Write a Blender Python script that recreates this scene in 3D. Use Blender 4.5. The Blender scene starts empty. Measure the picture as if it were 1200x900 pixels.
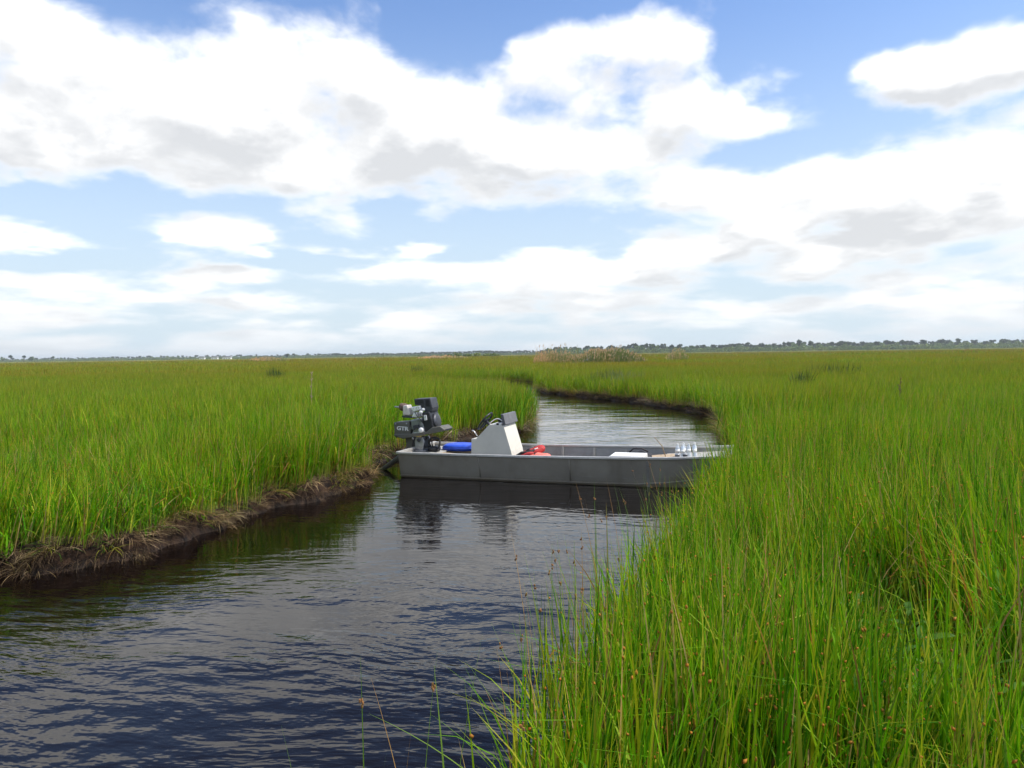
import bpy, bmesh, math, random
import numpy as np
from mathutils import Vector, Matrix, Euler, noise as mnoise

random.seed(7)
RNG = np.random.default_rng(11)
scene = bpy.context.scene
COL = scene.collection
R = math.radians

# ------------------------------------------------------------------ camera
FPX, CAM_H = 870.0, 1.9
ROLL = math.atan(17 / 1200)
PITCH = math.atan((450 - 415.5) / FPX)
FW = Vector((0, math.cos(PITCH), -math.sin(PITCH)))
R0 = Vector((1, 0, 0)); U0 = R0.cross(FW)
RT = R0 * math.cos(ROLL) - U0 * math.sin(ROLL)
UP = U0 * math.cos(ROLL) + R0 * math.sin(ROLL)
cam_data = bpy.data.cameras.new('camera')
cam = bpy.data.objects.new('camera', cam_data); COL.objects.link(cam)
cam_data.sensor_width = 36.0
cam_data.lens = FPX / 1200 * 36.0
cam_data.clip_start = 0.05
cam_data.clip_end = 20000
cam.matrix_world = Matrix(((RT.x, UP.x, -FW.x, 0), (RT.y, UP.y, -FW.y, 0), (RT.z, UP.z, -FW.z, CAM_H), (0, 0, 0, 1)))
scene.camera = cam


def ray(px, py):
    return FW * FPX + RT * (px - 600) + UP * (450 - py)


def at(px, D, z=0.3):
    """ground point at forward distance D seen in picture column px"""
    return Vector(((px - 600) / FPX * D, D, z))


# ------------------------------------------------------------------ render settings
scene.render.engine = 'CYCLES'
cy = scene.cycles
cy.max_bounces = 7; cy.diffuse_bounces = 3; cy.glossy_bounces = 3; cy.transmission_bounces = 5
cy.transparent_max_bounces = 8; cy.volume_bounces = 0
cy.caustics_reflective = False; cy.caustics_refractive = False
cy.use_denoising = True
try:
    cy.denoiser = 'OPENIMAGEDENOISE'
except Exception:
    pass
cy.use_adaptive_sampling = True; cy.adaptive_threshold = 0.015
scene.view_settings.view_transform = 'Standard'
scene.view_settings.look = 'None'
scene.view_settings.gamma = 1
scene.view_settings.exposure = 1.1

# ------------------------------------------------------------------ sun
SUN_EL, SUN_AZ = R(54), R(98)          # azimuth clockwise from +Y (towards +X)
sl = bpy.data.lights.new('sun', 'SUN'); sl.energy = 2.5; sl.angle = R(3); sl.color = (1.0, 0.95, 0.87)
so = bpy.data.objects.new('sun', sl); COL.objects.link(so)
sd = Vector((math.sin(SUN_AZ) * math.cos(SUN_EL), math.cos(SUN_AZ) * math.cos(SUN_EL), math.sin(SUN_EL)))
so.rotation_euler = sd.to_track_quat('Z', 'Y').to_euler()
so.location = sd * 60


# ------------------------------------------------------------------ node helpers
class NT:
    def __init__(self, tree):
        self.t = tree; self.n = tree.nodes; self.l = tree.links

    def node(self, typ, ins=None, **kw):
        nd = self.n.new(typ)
        for k, v in kw.items():
            setattr(nd, k, v)
        if ins:
            for k, v in ins.items():
                self.set(nd.inputs[k], v)
        return nd

    def set(self, sock, v):
        if hasattr(v, 'is_output'):
            self.l.new(v, sock)
        elif v is not None:
            sock.default_value = v

    def math(self, op, a, b=None, c=None, clamp=False):
        nd = self.n.new('ShaderNodeMath'); nd.operation = op; nd.use_clamp = clamp
        for i, v in enumerate((a, b, c)):
            if v is not None:
                self.set(nd.inputs[i], v)
        return nd.outputs[0]

    def vmath(self, op, a, b=None, c=None):
        nd = self.n.new('ShaderNodeVectorMath'); nd.operation = op
        for i, v in enumerate((a, b, c)):
            if v is not None:
                self.set(nd.inputs[i], v)
        return nd.outputs['Value'] if op in ('LENGTH', 'DISTANCE', 'DOT_PRODUCT') else nd.outputs['Vector']

    def noise(self, vec, scale, detail=3, rough=0.5, out='Fac', dist=0.0):
        nd = self.node('ShaderNodeTexNoise', {'Scale': scale, 'Detail': detail, 'Roughness': rough, 'Distortion': dist})
        if vec is not None:
            self.l.new(vec, nd.inputs['Vector'])
        return nd.outputs[out]

    def remap(self, v, a, b, c=0.0, d=1.0, interp='SMOOTHSTEP'):
        nd = self.node('ShaderNodeMapRange', {0: v, 1: a, 2: b, 3: c, 4: d}); nd.interpolation_type = interp
        return nd.outputs[0]

    def mix(self, f, a, b, blend='MIX'):
        nd = self.n.new('ShaderNodeMix'); nd.data_type = 'RGBA'; nd.blend_type = blend; nd.clamp_factor = True
        self.set(nd.inputs[0], f)
        for i, v in ((6, a), (7, b)):
            if not hasattr(v, 'is_output') and len(v) == 3:
                v = (*v, 1)
            self.set(nd.inputs[i], v)
        return nd.outputs[2]

    def comb(self, x, y, z):
        return self.node('ShaderNodeCombineXYZ', {0: x, 1: y, 2: z}).outputs[0]

    def sep(self, v):
        nd = self.node('ShaderNodeSeparateXYZ', {0: v})
        return nd.outputs[0], nd.outputs[1], nd.outputs[2]


# ------------------------------------------------------------------ sky: Nishita with a cumulus field
# picture column, row, half width, half height, weight: the clouds (+) and blue gaps (-) where they stand in the sky
CLOUDS = [
    (150, 90, 420, 190, 1.05), (420, 170, 330, 140, 0.75), (110, 185, 160, 60, 0.35), (640, 150, 330, 130, 0.9), (290, 40, 150, 90, 0.95), (330, 0, 170, 80, 0.9), (90, 10, 260, 90, 0.9), (740, 40, 135, 62, 1.1), (540, 150, 200, 85, 1.0), (820, 135, 190, 68, 1.15), (880, 225, 240, 62, 1.0), (330, 235, 110, 50, 0.8),
    (800, 225, 300, 90, 0.55), (1030, 245, 360, 115, 1.0), (1120, 82, 200, 55, 1.1), (1120, 170, 190, 50, 0.5),
    (275, 272, 95, 40, 0.95), (25, 268, 85, 34, 0.85), (380, 287, 70, 24, 0.75), (500, 290, 62, 22, 0.7), (160, 300, 110, 26, 0.55),
    (265, 322, 130, 28, 0.7), (480, 324, 190, 32, 0.75), (720, 306, 190, 44, 0.75), (930, 310, 160, 40, 0.5), (1018, 353, 46, 15, 0.9),
    (90, 345, 240, 40, 0.55), (330, 352, 220, 26, 0.45), (620, 352, 260, 26, 0.5), (860, 360, 220, 26, 0.4), (1120, 320, 200, 60, 0.6),
    (548, -25, 150, 88, -1.25), (485, 70, 50, 50, 0.5), (950, 55, 125, 115, -1.15), (1010, 40, 170, 55, -0.95), (1190, 10, 130, 30, 0.3),
    (110, 238, 240, 38, -0.95), (450, 268, 330, 26, -0.55), (640, 262, 70, 30, -0.6), (950, 165, 160, 34, -0.5),
    (560, 120, 150, 60, 0.9), (330, 304, 170, 15, -0.4), (80, 299, 150, 16, -0.45), (560, 303, 90, 26, -0.4), (900, 350, 90, 20, -0.25), (640, -190, 420, 210, -1.2), (150, -220, 450, 190, -1.7), (900, -150, 250, 90, 0.5),
]
group = bpy.data.node_groups.new('cloud_density', 'ShaderNodeTree')
group.interface.new_socket('Direction', in_out='INPUT', socket_type='NodeSocketVector')
group.interface.new_socket('Density', in_out='OUTPUT', socket_type='NodeSocketFloat')
g = NT(group)
gi = g.n.new('NodeGroupInput'); go = g.n.new('NodeGroupOutput')
dirn = g.vmath('NORMALIZE', gi.outputs[0])
dx, dy, dz = g.sep(dirn)
dzp = g.math('MAXIMUM', dz, 0.0)
fz = g.math('DIVIDE', dzp, g.math('ADD', dzp, 0.36))
pv = g.comb(dx, dy, g.math('MULTIPLY', fz, 2.1))
n_big = g.noise(pv, 3.2, 2, 0.5)
n_det = g.noise(pv, 8.5, 8, 0.58, dist=0.25)
warp = g.noise(pv, 6.0, 4, 0.55, out='Color')
az = g.math('ARCTAN2', dx, dy); el = g.math('ARCSINE', dz)
uv = g.comb(az, el, 0.0)
wv = g.vmath('MULTIPLY', g.vmath('SUBTRACT', warp, (0.5, 0.5, 0.5)), (0.16, 0.075, 0.0))
uv = g.vmath('ADD', uv, wv)
acc = gaps = None
for (cx, cyy, rx, ry, w) in CLOUDS:
    d = ray(cx, cyy).normalized()
    a0, e0 = math.atan2(d.x, d.y), math.asin(d.z)
    sx, sy = FPX / rx * math.cos(a0), FPX / ry
    q = g.vmath('MULTIPLY_ADD', uv, (sx, sy, 0), (-a0 * sx, -e0 * sy, 0))
    b = g.remap(g.vmath('LENGTH', q), 0.1, 1.15, w, 0.0)
    if w > 0:
        acc = b if acc is None else g.math('SMOOTH_MAX', acc, b, 0.22)
    else:
        gaps = b if gaps is None else g.math('MINIMUM', gaps, b)
acc = g.math('ADD', acc, gaps)
front = g.remap(dy, 0.3, 0.6, 0.0, 1.0)
# cauliflower puffs
pw = g.vmath('ADD', pv, g.vmath('MULTIPLY', g.vmath('SUBTRACT', warp, (0.5, 0.5, 0.5)), (0.16, 0.16, 0.16)))
vor = g.node('ShaderNodeTexVoronoi', {'Vector': pw, 'Scale': 7.5}, feature='F1')
vor2 = g.node('ShaderNodeTexVoronoi', {'Vector': pw, 'Scale': 15.0}, feature='F1')
puff = g.math('ADD', g.math('MULTIPLY', g.math('SUBTRACT', 0.42, vor.outputs['Distance']), 1.05), g.math('MULTIPLY', g.math('SUBTRACT', 0.42, vor2.outputs['Distance']), 0.38))
# elsewhere the same broken cumulus deck goes on
dens = g.math('ADD', g.math('MULTIPLY', g.math('SUBTRACT', n_big, 0.5), g.remap(front, 0, 1, 2.6, 1.0)),
              g.math('MULTIPLY', g.math('SUBTRACT', n_det, 0.5), 1.7))
dens = g.math('ADD', dens, puff)
dens = g.math('ADD', dens, g.math('MULTIPLY', g.math('SUBTRACT', acc, 0.22), front))
dens = g.math('ADD', dens, g.remap(dz, 0.03, 0.17, 0.27, 0.0))
dens = g.math('ADD', dens, g.remap(front, 0, 1, 0.1, 0.0))
g.l.new(dens, go.inputs[0])

world = bpy.data.worlds.new('World'); scene.world = world; world.use_nodes = True
w = NT(world.node_tree); w.n.clear()
tc = w.n.new('ShaderNodeTexCoord')
skyt = w.n.new('ShaderNodeTexSky'); skyt.sky_type = 'NISHITA'; skyt.sun_disc = False
skyt.sun_elevation = SUN_EL; skyt.sun_rotation = SUN_AZ; skyt.air_density = 1.0; skyt.dust_density = 0.6; skyt.ozone_density = 1.6
D0 = w.vmath('NORMALIZE', tc.outputs['Generated'])


def density(vec):
    nd = w.n.new('ShaderNodeGroup'); nd.node_tree = group
    w.l.new(vec, nd.inputs[0]); return nd.outputs[0]


d_here = density(D0)
d_up = density(w.vmath('ADD', D0, (0.016, 0.0, 0.040)))
mask = w.math('POWER', w.remap(d_here, -0.34, 0.46), 1.3)
_, _, Z = w.sep(D0)
# each puff is white where little cloud lies above it and grey at its base
under = w.remap(w.math('SUBTRACT', d_up, w.math('MULTIPLY', d_here, 0.72)), -0.62, 0.56)
shade = w.math('MULTIPLY', under, w.remap(d_here, -0.1, 0.6, 0.35, 1.0))
fine = w.math('SUBTRACT', w.noise(w.vmath('MULTIPLY', D0, (1, 1, 1.8)), 11.0, 5, 0.55), 0.5)
shade = w.math('ADD', shade, w.math('MULTIPLY', fine, 0.7), clamp=True)
CLOUD_W, CLOUD_G = (6.6, 6.56, 6.46), (3.6, 3.67, 3.78)
ccol = w.mix(shade, CLOUD_W, CLOUD_G)
lowc = w.remap(Z, 0.0, 0.15, 0.7, 0.0)
ccol = w.mix(lowc, ccol, (3.85, 4.05, 4.25))
skyc = w.mix(1.0, skyt.outputs[0], (0.74, 0.83, 0.98), 'MULTIPLY')
airl = w.remap(Z, 0.0, 0.46, 0.95, 0.0)
skyc = w.mix(airl, skyc, (3.25, 3.85, 4.3))
final = w.mix(w.math('MULTIPLY', mask, w.remap(Z, 0.0, 0.05, 0.7, 0.97)), skyc, ccol)
bg = w.node('ShaderNodeBackground', {'Strength': 0.1}); w.l.new(final, bg.inputs[0])
wo = w.n.new('ShaderNodeOutputWorld'); w.l.new(bg.outputs[0], wo.inputs[0])
world.cycles.sampling_method = 'MANUAL'; world.cycles.sample_map_resolution = 512


# ------------------------------------------------------------------ tagging, mesh building
def tag(o, label=None, cat=None, group=None, kind=None):
    if label: o['label'] = label
    if cat: o['category'] = cat
    if group: o['group'] = group
    if kind: o['kind'] = kind
    return o


def empty(name, loc, rz=0.0, rot=None):
    o = bpy.data.objects.new(name, None); COL.objects.link(o)
    o.empty_display_size = 0.2
    o.location = loc; o.rotation_euler = rot if rot else (0, 0, rz)
    return o


def link_mesh(name, me, parent=None, mats=()):
    o = bpy.data.objects.new(name, me); COL.objects.link(o)
    for m in mats:
        me.materials.append(m)
    if parent: o.parent = parent
    return o


class MB:
    """collects shapes in one bmesh"""
    def __init__(self): self.bm = bmesh.new()

    def box(self, c, s, rot=None, bevel=0.0, taper=None):
        r = bmesh.ops.create_cube(self.bm, size=1.0)
        vs = r['verts']
        for v in vs:
            x, y, z = v.co
            k = taper if (taper and z > 0) else 1.0
            v.co = Vector((x * s[0] * k, y * s[1] * k, z * s[2]))
        if bevel:
            es = list({e for v in vs for e in v.link_edges})
            rb = bmesh.ops.bevel(self.bm, geom=es, offset=bevel, segments=2, affect='EDGES', profile=0.6)
            vs = list({v for f in rb['faces'] for v in f.verts} | {v for v in vs if v.is_valid})
        M = Matrix.Translation(c) @ (Euler(rot).to_matrix().to_4x4() if rot else Matrix())
        bmesh.ops.transform(self.bm, matrix=M, verts=vs)
        return self

    def prism(self, pts, y0, y1, pts2=None):
        """profile in the XZ plane carried from y0 to y1"""
        a = [self.bm.verts.new((p[0], y0, p[1])) for p in pts]
        b = [self.bm.verts.new((p[0], y1, p[1])) for p in (pts2 or pts)]
        n = len(pts)
        self.bm.faces.new(a); self.bm.faces.new(b[::-1])
        for i in range(n):
            j = (i + 1) % n
            self.bm.faces.new((a[i], b[i], b[j], a[j]))
        return self

    def tube(self, pts, r, n=8, closed=False):
        pts = [Vector(p) for p in pts]; rings = []
        m = len(pts)
        for i, p in enumerate(pts):
            if closed:
                t = pts[(i + 1) % m] - pts[i - 1]
            else:
                t = pts[min(i + 1, m - 1)] - pts[max(i - 1, 0)]
            t.normalize()
            ref = Vector((0, 0, 1)) if abs(t.z) < 0.9 else Vector((1, 0, 0))
            a = t.cross(ref).normalized(); b = t.cross(a)
            rr = r[i] if isinstance(r, (list, tuple)) else r
            rings.append([self.bm.verts.new(p + (a * math.cos(2 * math.pi * k / n) + b * math.sin(2 * math.pi * k / n)) * rr) for k in range(n)])
        for i in range(m if closed else m - 1):
            A, B = rings[i], rings[(i + 1) % m]
            for k in range(n):
                self.bm.faces.new((A[k], A[(k + 1) % n], B[(k + 1) % n], B[k]))
        if not closed:
            self.bm.faces.new(rings[0][::-1]); self.bm.faces.new(rings[-1])
        return self

    def lathe(self, prof, c=(0, 0, 0), n=16, rot=None):
        M = Matrix.Translation(c) @ (Euler(rot).to_matrix().to_4x4() if rot else Matrix())
        rings = [[self.bm.verts.new(M @ Vector((max(r, 1e-4) * math.cos(2 * math.pi * k / n), max(r, 1e-4) * math.sin(2 * math.pi * k / n), z))) for k in range(n)] for r, z in prof]
        for A, B in zip(rings, rings[1:]):
            for k in range(n):
                self.bm.faces.new((A[k], A[(k + 1) % n], B[(k + 1) % n], B[k]))
        self.bm.faces.new(rings[0][::-1]); self.bm.faces.new(rings[-1])
        return self

    def pillow(self, c, s, rot=None, p=3.0, n=14, bump=0.0, seed=0):
        """soft rounded box"""
        M = Matrix.Translation(c) @ (Euler(rot).to_matrix().to_4x4() if rot else Matrix())
        r = bmesh.ops.create_uvsphere(self.bm, u_segments=n * 2, v_segments=n, radius=1.0)
        for v in r['verts']:
            d = v.co.normalized()
            k = (abs(d.x) ** p + abs(d.y) ** p + abs(d.z) ** p) ** (-1 / p)
            q = d * k
            q = Vector((q.x * s[0] / 2, q.y * s[1] / 2, q.z * s[2] / 2))
            if bump:
                q += d * bump * mnoise.noise(q * 9 + Vector((seed * 3.1, seed, 0)))
            v.co = M @ q
        return self

    def build(self, name, mat, parent=None, smooth=False, bevel=0.0, seg=2):
        bmesh.ops.remove_doubles(self.bm, verts=self.bm.verts, dist=1e-6)
        bmesh.ops.recalc_face_normals(self.bm, faces=self.bm.faces)
        me = bpy.data.meshes.new(name); self.bm.to_mesh(me); self.bm.free()
        o = link_mesh(name, me, parent, [mat])
        if smooth:
            for p in me.polygons: p.use_smooth = True
        if bevel:
            m = o.modifiers.new('bevel', 'BEVEL'); m.width = bevel; m.segments = seg; m.limit_method = 'ANGLE'; m.angle_limit = R(30)
        return o


# ------------------------------------------------------------------ materials
def mat(name, build):
    m = bpy.data.materials.new(name); m.use_nodes = True
    n = NT(m.node_tree); n.n.clear()
    out = n.n.new('ShaderNodeOutputMaterial')
    build(n, out); return m


def simple(name, col, rough=0.5, metal=0.0, var=0.12, scale=8.0, bump=0.0, bscale=60.0, dirt=None, spec=0.5, dirt_amt=0.5):
    def f(n, out):
        co = n.n.new('ShaderNodeTexCoord').outputs['Object']
        nz = n.noise(co, scale, 5, 0.6)
        c = n.mix(n.remap(nz, 0.3, 0.7), tuple(x * (1 - var) for x in col), tuple(min(1, x * (1 + var)) for x in col))
        if dirt:
            c = n.mix(n.math('MULTIPLY', n.remap(n.noise(co, scale * 0.6, 6, 0.65), 0.5, 0.72), dirt_amt), c, dirt)
        p = n.node('ShaderNodeBsdfPrincipled', {'Base Color': c, 'Metallic': metal, 'Specular IOR Level': spec})
        n.l.new(n.remap(n.noise(co, scale * 2.3, 4), 0.3, 0.7, max(0.02, rough - 0.08), min(1, rough + 0.08)), p.inputs['Roughness'])
        if bump:
            b = n.node('ShaderNodeBump', {'Strength': 0.6, 'Distance': bump, 'Height': n.noise(co, bscale, 4)})
            n.l.new(b.outputs[0], p.inputs['Normal'])
        n.l.new(p.outputs[0], out.inputs[0])
    return mat(name, f)


def grass_mat(name, brown=0.0, brown_col=(0.29, 0.18, 0.03), transl=0.35, patch=0.06, gain=1.12):
    def f(n, out):
        c = n.node('ShaderNodeAttribute', attribute_name='col').outputs['Color']
        rnd = n.n.new('ShaderNodeObjectInfo').outputs['Random']
        pos = n.n.new('ShaderNodeNewGeometry').outputs['Position']
        px, py, pz = n.sep(pos)
        flat = n.comb(px, py, 0.0)
        c = n.mix(1.0, c, n.mix(rnd, (0.80 * gain, 0.84 * gain, 0.78 * gain), (1.16 * gain, 1.12 * gain, 1.1 * gain)), 'MULTIPLY')
        # patches of yellower and of bluer growth, and the brown flowering swards
        pn = n.noise(flat, patch * 4, 4, 0.6)
        c = n.mix(n.remap(pn, 0.35, 0.65, 0.0, 0.6), c, n.mix(1.0, c, (1.25, 1.06, 0.75), 'MULTIPLY'))
        pn3 = n.noise(flat, patch * 7, 3, 0.6)
        c = n.mix(n.remap(pn3, 0.52, 0.7, 0.0, 0.9), c, n.mix(1.0, c, (0.68, 0.86, 1.2), 'MULTIPLY'))
        if brown:
            far_b = n.remap(n.vmath('LENGTH', flat), 8.0, 48.0, 0.25, 1.0)
            pn2 = n.noise(n.vmath('MULTIPLY', flat, (0.45, 1, 1)), patch, 5, 0.62)
            # the flowering heads sit at the top of the sward
            topz = n.remap(pz, 0.75, 1.2, 0.25, 1.0)
            c = n.mix(n.math('MULTIPLY', n.math('MULTIPLY', n.remap(pn2, 0.33, 0.6, 0.18, brown), topz), far_b), c, brown_col)
        p = n.node('ShaderNodeBsdfPrincipled', {'Base Color': c, 'Roughness': 0.55, 'Specular IOR Level': 0.12})
        t = n.node('ShaderNodeBsdfTranslucent', {'Color': n.mix(1.0, c, (1.25, 1.3, 0.7), 'MULTIPLY')})
        mx = n.node('ShaderNodeMixShader', {0: transl, 1: p.outputs[0], 2: t.outputs[0]})
        n.l.new(mx.outputs[0], out.inputs[0])
    return mat(name, f)


M = {}
M['hull'] = simple('hull_grey_paint', (0.27, 0.25, 0.212), 0.55, 0.0, 0.08, 2.5, 0.0006, 25, dirt=(0.12, 0.115, 0.10), dirt_amt=0.4)


def hull_paint(n, out):
    co = n.n.new('ShaderNodeTexCoord').outputs['Object']
    x, y, z = n.sep(co)
    streak = n.noise(n.vmath('MULTIPLY', co, (5.0, 5.0, 0.7)), 1.0, 5, 0.6)
    blot = n.noise(co, 2.2, 6, 0.62)
    c = n.mix(n.remap(blot, 0.3, 0.7), (0.245, 0.222, 0.18), (0.315, 0.288, 0.235))
    c = n.mix(n.math('MULTIPLY', n.remap(streak, 0.52, 0.72), 0.45), c, (0.19, 0.165, 0.125))
    scr = n.noise(n.vmath('MULTIPLY', co, (1.5, 1.5, 46.0)), 1.0, 3, 0.6)
    c = n.mix(n.math('MULTIPLY', n.remap(scr, 0.66, 0.72), 0.4), c, (0.42, 0.40, 0.36))
    scum = n.remap(n.math('ADD', z, n.math('MULTIPLY', n.math('SUBTRACT', n.noise(co, 7, 5, 0.65), 0.5), 0.06)), 0.0, 0.07, 0.7, 0.0)
    c = n.mix(scum, c, (0.16, 0.12, 0.075))
    p = n.node('ShaderNodeBsdfPrincipled', {'Base Color': c, 'Roughness': n.remap(blot, 0.3, 0.7, 0.42, 0.62), 'Specular IOR Level': 0.4})
    hgt = n.math('ADD', n.math('MULTIPLY', n.noise(co, 1.7, 2), 0.03), n.math('MULTIPLY', n.noise(co, 30, 3), 0.0004))
    b = n.node('ShaderNodeBump', {'Strength': 0.7, 'Distance': 1.0, 'Height': hgt}); n.l.new(b.outputs[0], p.inputs['Normal'])
    n.l.new(p.outputs[0], out.inputs[0])


M['hull'] = mat('worn_hull_paint', hull_paint)
M['inner'] = simple('hull_inner_paint', (0.30, 0.29, 0.265), 0.55, 0.0, 0.10, 5, 0.0004, 40, dirt=(0.17, 0.15, 0.12))
M['alu'] = simple('bare_aluminium', (0.60, 0.58, 0.54), 0.42, 0.55, 0.08, 9, dirt=(0.32, 0.29, 0.25))
M['deck'] = simple('deck_paint', (0.40, 0.385, 0.35), 0.6, 0.0, 0.10, 6, 0.0006, 120, dirt=(0.22, 0.18, 0.13))
M['console'] = simple('console_paint', (0.61, 0.59, 0.515), 0.5, 0.0, 0.05, 4, dirt=(0.36, 0.33, 0.28), dirt_amt=0.35)
M['dark_panel'] = simple('dark_grey_panel', (0.115, 0.115, 0.122), 0.42, 0.0, 0.1, 8)
M['black'] = simple('black_plastic', (0.012, 0.012, 0.014), 0.42, 0.0, 0.2, 12)
M['rubber'] = simple('black_rubber', (0.02, 0.02, 0.02), 0.7, 0.0, 0.2, 20)
M['olive'] = simple('olive_drab_paint', (0.105, 0.102, 0.084), 0.6, 0.0, 0.12, 9, 0.0004, 60, dirt=(0.14, 0.125, 0.09))
M['steel'] = simple('engine_steel', (0.34, 0.35, 0.37), 0.38, 0.75, 0.2, 14, dirt=(0.1, 0.09, 0.08))
M['bright'] = simple('bright_cast_aluminium', (0.74, 0.75, 0.76), 0.3, 0.5, 0.1, 14)
M['dkmetal'] = simple('dark_engine_metal', (0.06, 0.062, 0.07), 0.45, 0.4, 0.25, 20)
M['rust'] = simple('rusty_exhaust', (0.15, 0.095, 0.075), 0.75, 0.2, 0.35, 30, 0.0008, 90)
M['heat'] = simple('heat_shield', (0.62, 0.58, 0.53), 0.45, 0.3, 0.1, 12, dirt=(0.3, 0.22, 0.18))
M['white'] = simple('white_plastic', (0.80, 0.80, 0.77), 0.4, 0.0, 0.04, 6, dirt=(0.6, 0.58, 0.52), dirt_amt=0.3)
M['letter'] = simple('white_decal', (0.72, 0.72, 0.70), 0.5)
M['blue'] = simple('blue_vinyl', (0.02, 0.075, 0.52), 0.45, 0.0, 0.15, 10, 0.002, 14)
M['red'] = simple('red_nylon', (0.42, 0.03, 0.03), 0.7, 0.0, 0.2, 22, 0.0015, 40)
M['salmon'] = simple('faded_red_nylon', (0.72, 0.17, 0.13), 0.7, 0.0, 0.12, 18, 0.0015, 40)
M['webbing'] = simple('black_webbing', (0.02, 0.014, 0.016), 0.75, 0.0, 0.3, 40)
M['yellow'] = simple('yellow_plastic', (0.75, 0.55, 0.04), 0.5)
M['bag'] = simple('black_bag_cloth', (0.022, 0.022, 0.026), 0.8, 0.0, 0.3, 18, 0.003, 30)
M['tan'] = simple('weathered_plywood', (0.40, 0.30, 0.19), 0.7, 0.0, 0.2, 14, 0.0006, 60)
M['stick'] = simple('dead_stalk', (0.33, 0.25, 0.16), 0.8, 0.0, 0.25, 20)
M['brown_stalk'] = simple('brown_stalk', (0.15, 0.085, 0.06), 0.85, 0.0, 0.25, 20)
M['bark'] = simple('bark', (0.10, 0.08, 0.06), 0.9, 0.0, 0.3, 3)
M['wall'] = simple('white_siding', (0.80, 0.80, 0.78), 0.6)
M['roof'] = simple('grey_roof', (0.22, 0.22, 0.24), 0.7)
M['window'] = simple('dark_window', (0.03, 0.035, 0.04), 0.1)


def clear_plastic(n, out):
    p = n.node('ShaderNodeBsdfPrincipled', {'Base Color': (0.80, 0.87, 0.96, 1), 'Roughness': 0.14})
    t = n.node('ShaderNodeBsdfTransparent', {'Color': (0.92, 0.95, 0.98, 1)})
    fr = n.node('ShaderNodeLayerWeight', {'Blend': 0.35})
    mx = n.node('ShaderNodeMixShader', {0: n.remap(fr.outputs['Facing'], 0.0, 1.0, 0.35, 0.95), 1: t.outputs[0], 2: p.outputs[0]})
    n.l.new(mx.outputs[0], out.inputs[0])


M['clear'] = mat('clear_plastic', clear_plastic)


def leaf_like(name, c1, c2, transl=0.3):
    def f(n, out):
        rnd = n.n.new('ShaderNodeObjectInfo').outputs['Random']
        pos = n.n.new('ShaderNodeNewGeometry').outputs['Position']
        k = n.math('MULTIPLY', n.math('ADD', rnd, n.noise(pos, 14, 3)), 0.5)
        c = n.mix(n.remap(k, 0.25, 0.75), c1, c2)
        p = n.node('ShaderNodeBsdfPrincipled', {'Base Color': c, 'Roughness': 0.6, 'Specular IOR Level': 0.15})
        t = n.node('ShaderNodeBsdfTranslucent', {'Color': n.mix(1.0, c, (1.2, 1.3, 0.6), 'MULTIPLY')})
        mx = n.node('ShaderNodeMixShader', {0: transl, 1: p.outputs[0], 2: t.outputs[0]})
        n.l.new(mx.outputs[0], out.inputs[0])
    return mat(name, f)


M['leaf'] = leaf_like('weed_leaf', (0.045, 0.12, 0.012), (0.10, 0.20, 0.025))
M['leaf_pale'] = leaf_like('pale_leaf', (0.20, 0.30, 0.13), (0.34, 0.42, 0.22))
M['blade'] = leaf_like('sedge_blade', (0.08, 0.17, 0.02), (0.17, 0.27, 0.04), 0.35)
M['blade_brown'] = leaf_like('brown_blade', (0.20, 0.10, 0.03), (0.33, 0.2, 0.07), 0.2)
M['seed'] = simple('brown_seed_head', (0.24, 0.11, 0.035), 0.85, 0.0, 0.3, 60)
M['grass_near'] = grass_mat('grass_near', 0.0, transl=0.36, patch=0.16)
M['grass_mid'] = grass_mat('grass_mid', 0.9, transl=0.36, patch=0.05)
M['grass_far'] = grass_mat('grass_far', 0.85, transl=0.3, patch=0.02)
M['straw'] = grass_mat('dead_straw', 0.0, transl=0.2)
M['reed'] = grass_mat('reed', 0.0, transl=0.45, gain=1.3)
M['foliage'] = grass_mat('foliage', 0.0, transl=0.25, patch=0.004)


def mud(n, out):
    pos = n.n.new('ShaderNodeNewGeometry').outputs['Position']
    x, y, z = n.sep(pos)
    nz = n.noise(pos, 9, 6, 0.65)
    mudc = n.mix(n.remap(nz, 0.35, 0.68), (0.007, 0.0042, 0.003), (0.042, 0.023, 0.013))
    thatch = n.mix(n.remap(n.noise(pos, 30, 5, 0.7), 0.35, 0.7), (0.03, 0.028, 0.012), (0.14, 0.11, 0.05))
    c = n.mix(n.remap(n.math('ADD', z, n.math('MULTIPLY', n.math('SUBTRACT', nz, 0.5), 0.12)), 0.2, 0.3), mudc, thatch)
    flat = n.comb(x, y, 0.0)
    dist = n.vmath('LENGTH', flat)
    fn = n.noise(n.vmath('MULTIPLY', flat, (0.5, 1.0, 1.0)), 0.02, 5, 0.6)
    far = n.mix(n.remap(fn, 0.35, 0.65), (0.11, 0.145, 0.03), (0.17, 0.12, 0.04))
    meadow = n.mix(n.remap(n.noise(flat, 0.01, 3), 0.4, 0.6), (0.27, 0.30, 0.11), (0.32, 0.29, 0.14))
    far = n.mix(n.remap(dist, 560, 700), far, meadow)
    c = n.mix(n.remap(dist, 35, 120), c, far)
    rough = n.remap(z, 0.0, 0.1, 0.55, 0.95)
    p = n.node('ShaderNodeBsdfPrincipled', {'Base Color': c, 'Roughness': rough, 'Specular IOR Level': 0.2})
    b = n.node('ShaderNodeBump', {'Strength': 0.8, 'Distance': 0.03, 'Height': n.noise(pos, 22, 6, 0.7)})
    n.l.new(b.outputs[0], p.inputs['Normal'])
    n.l.new(p.outputs[0], out.inputs[0])


M['mud'] = mat('marsh_mud', mud)


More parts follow.
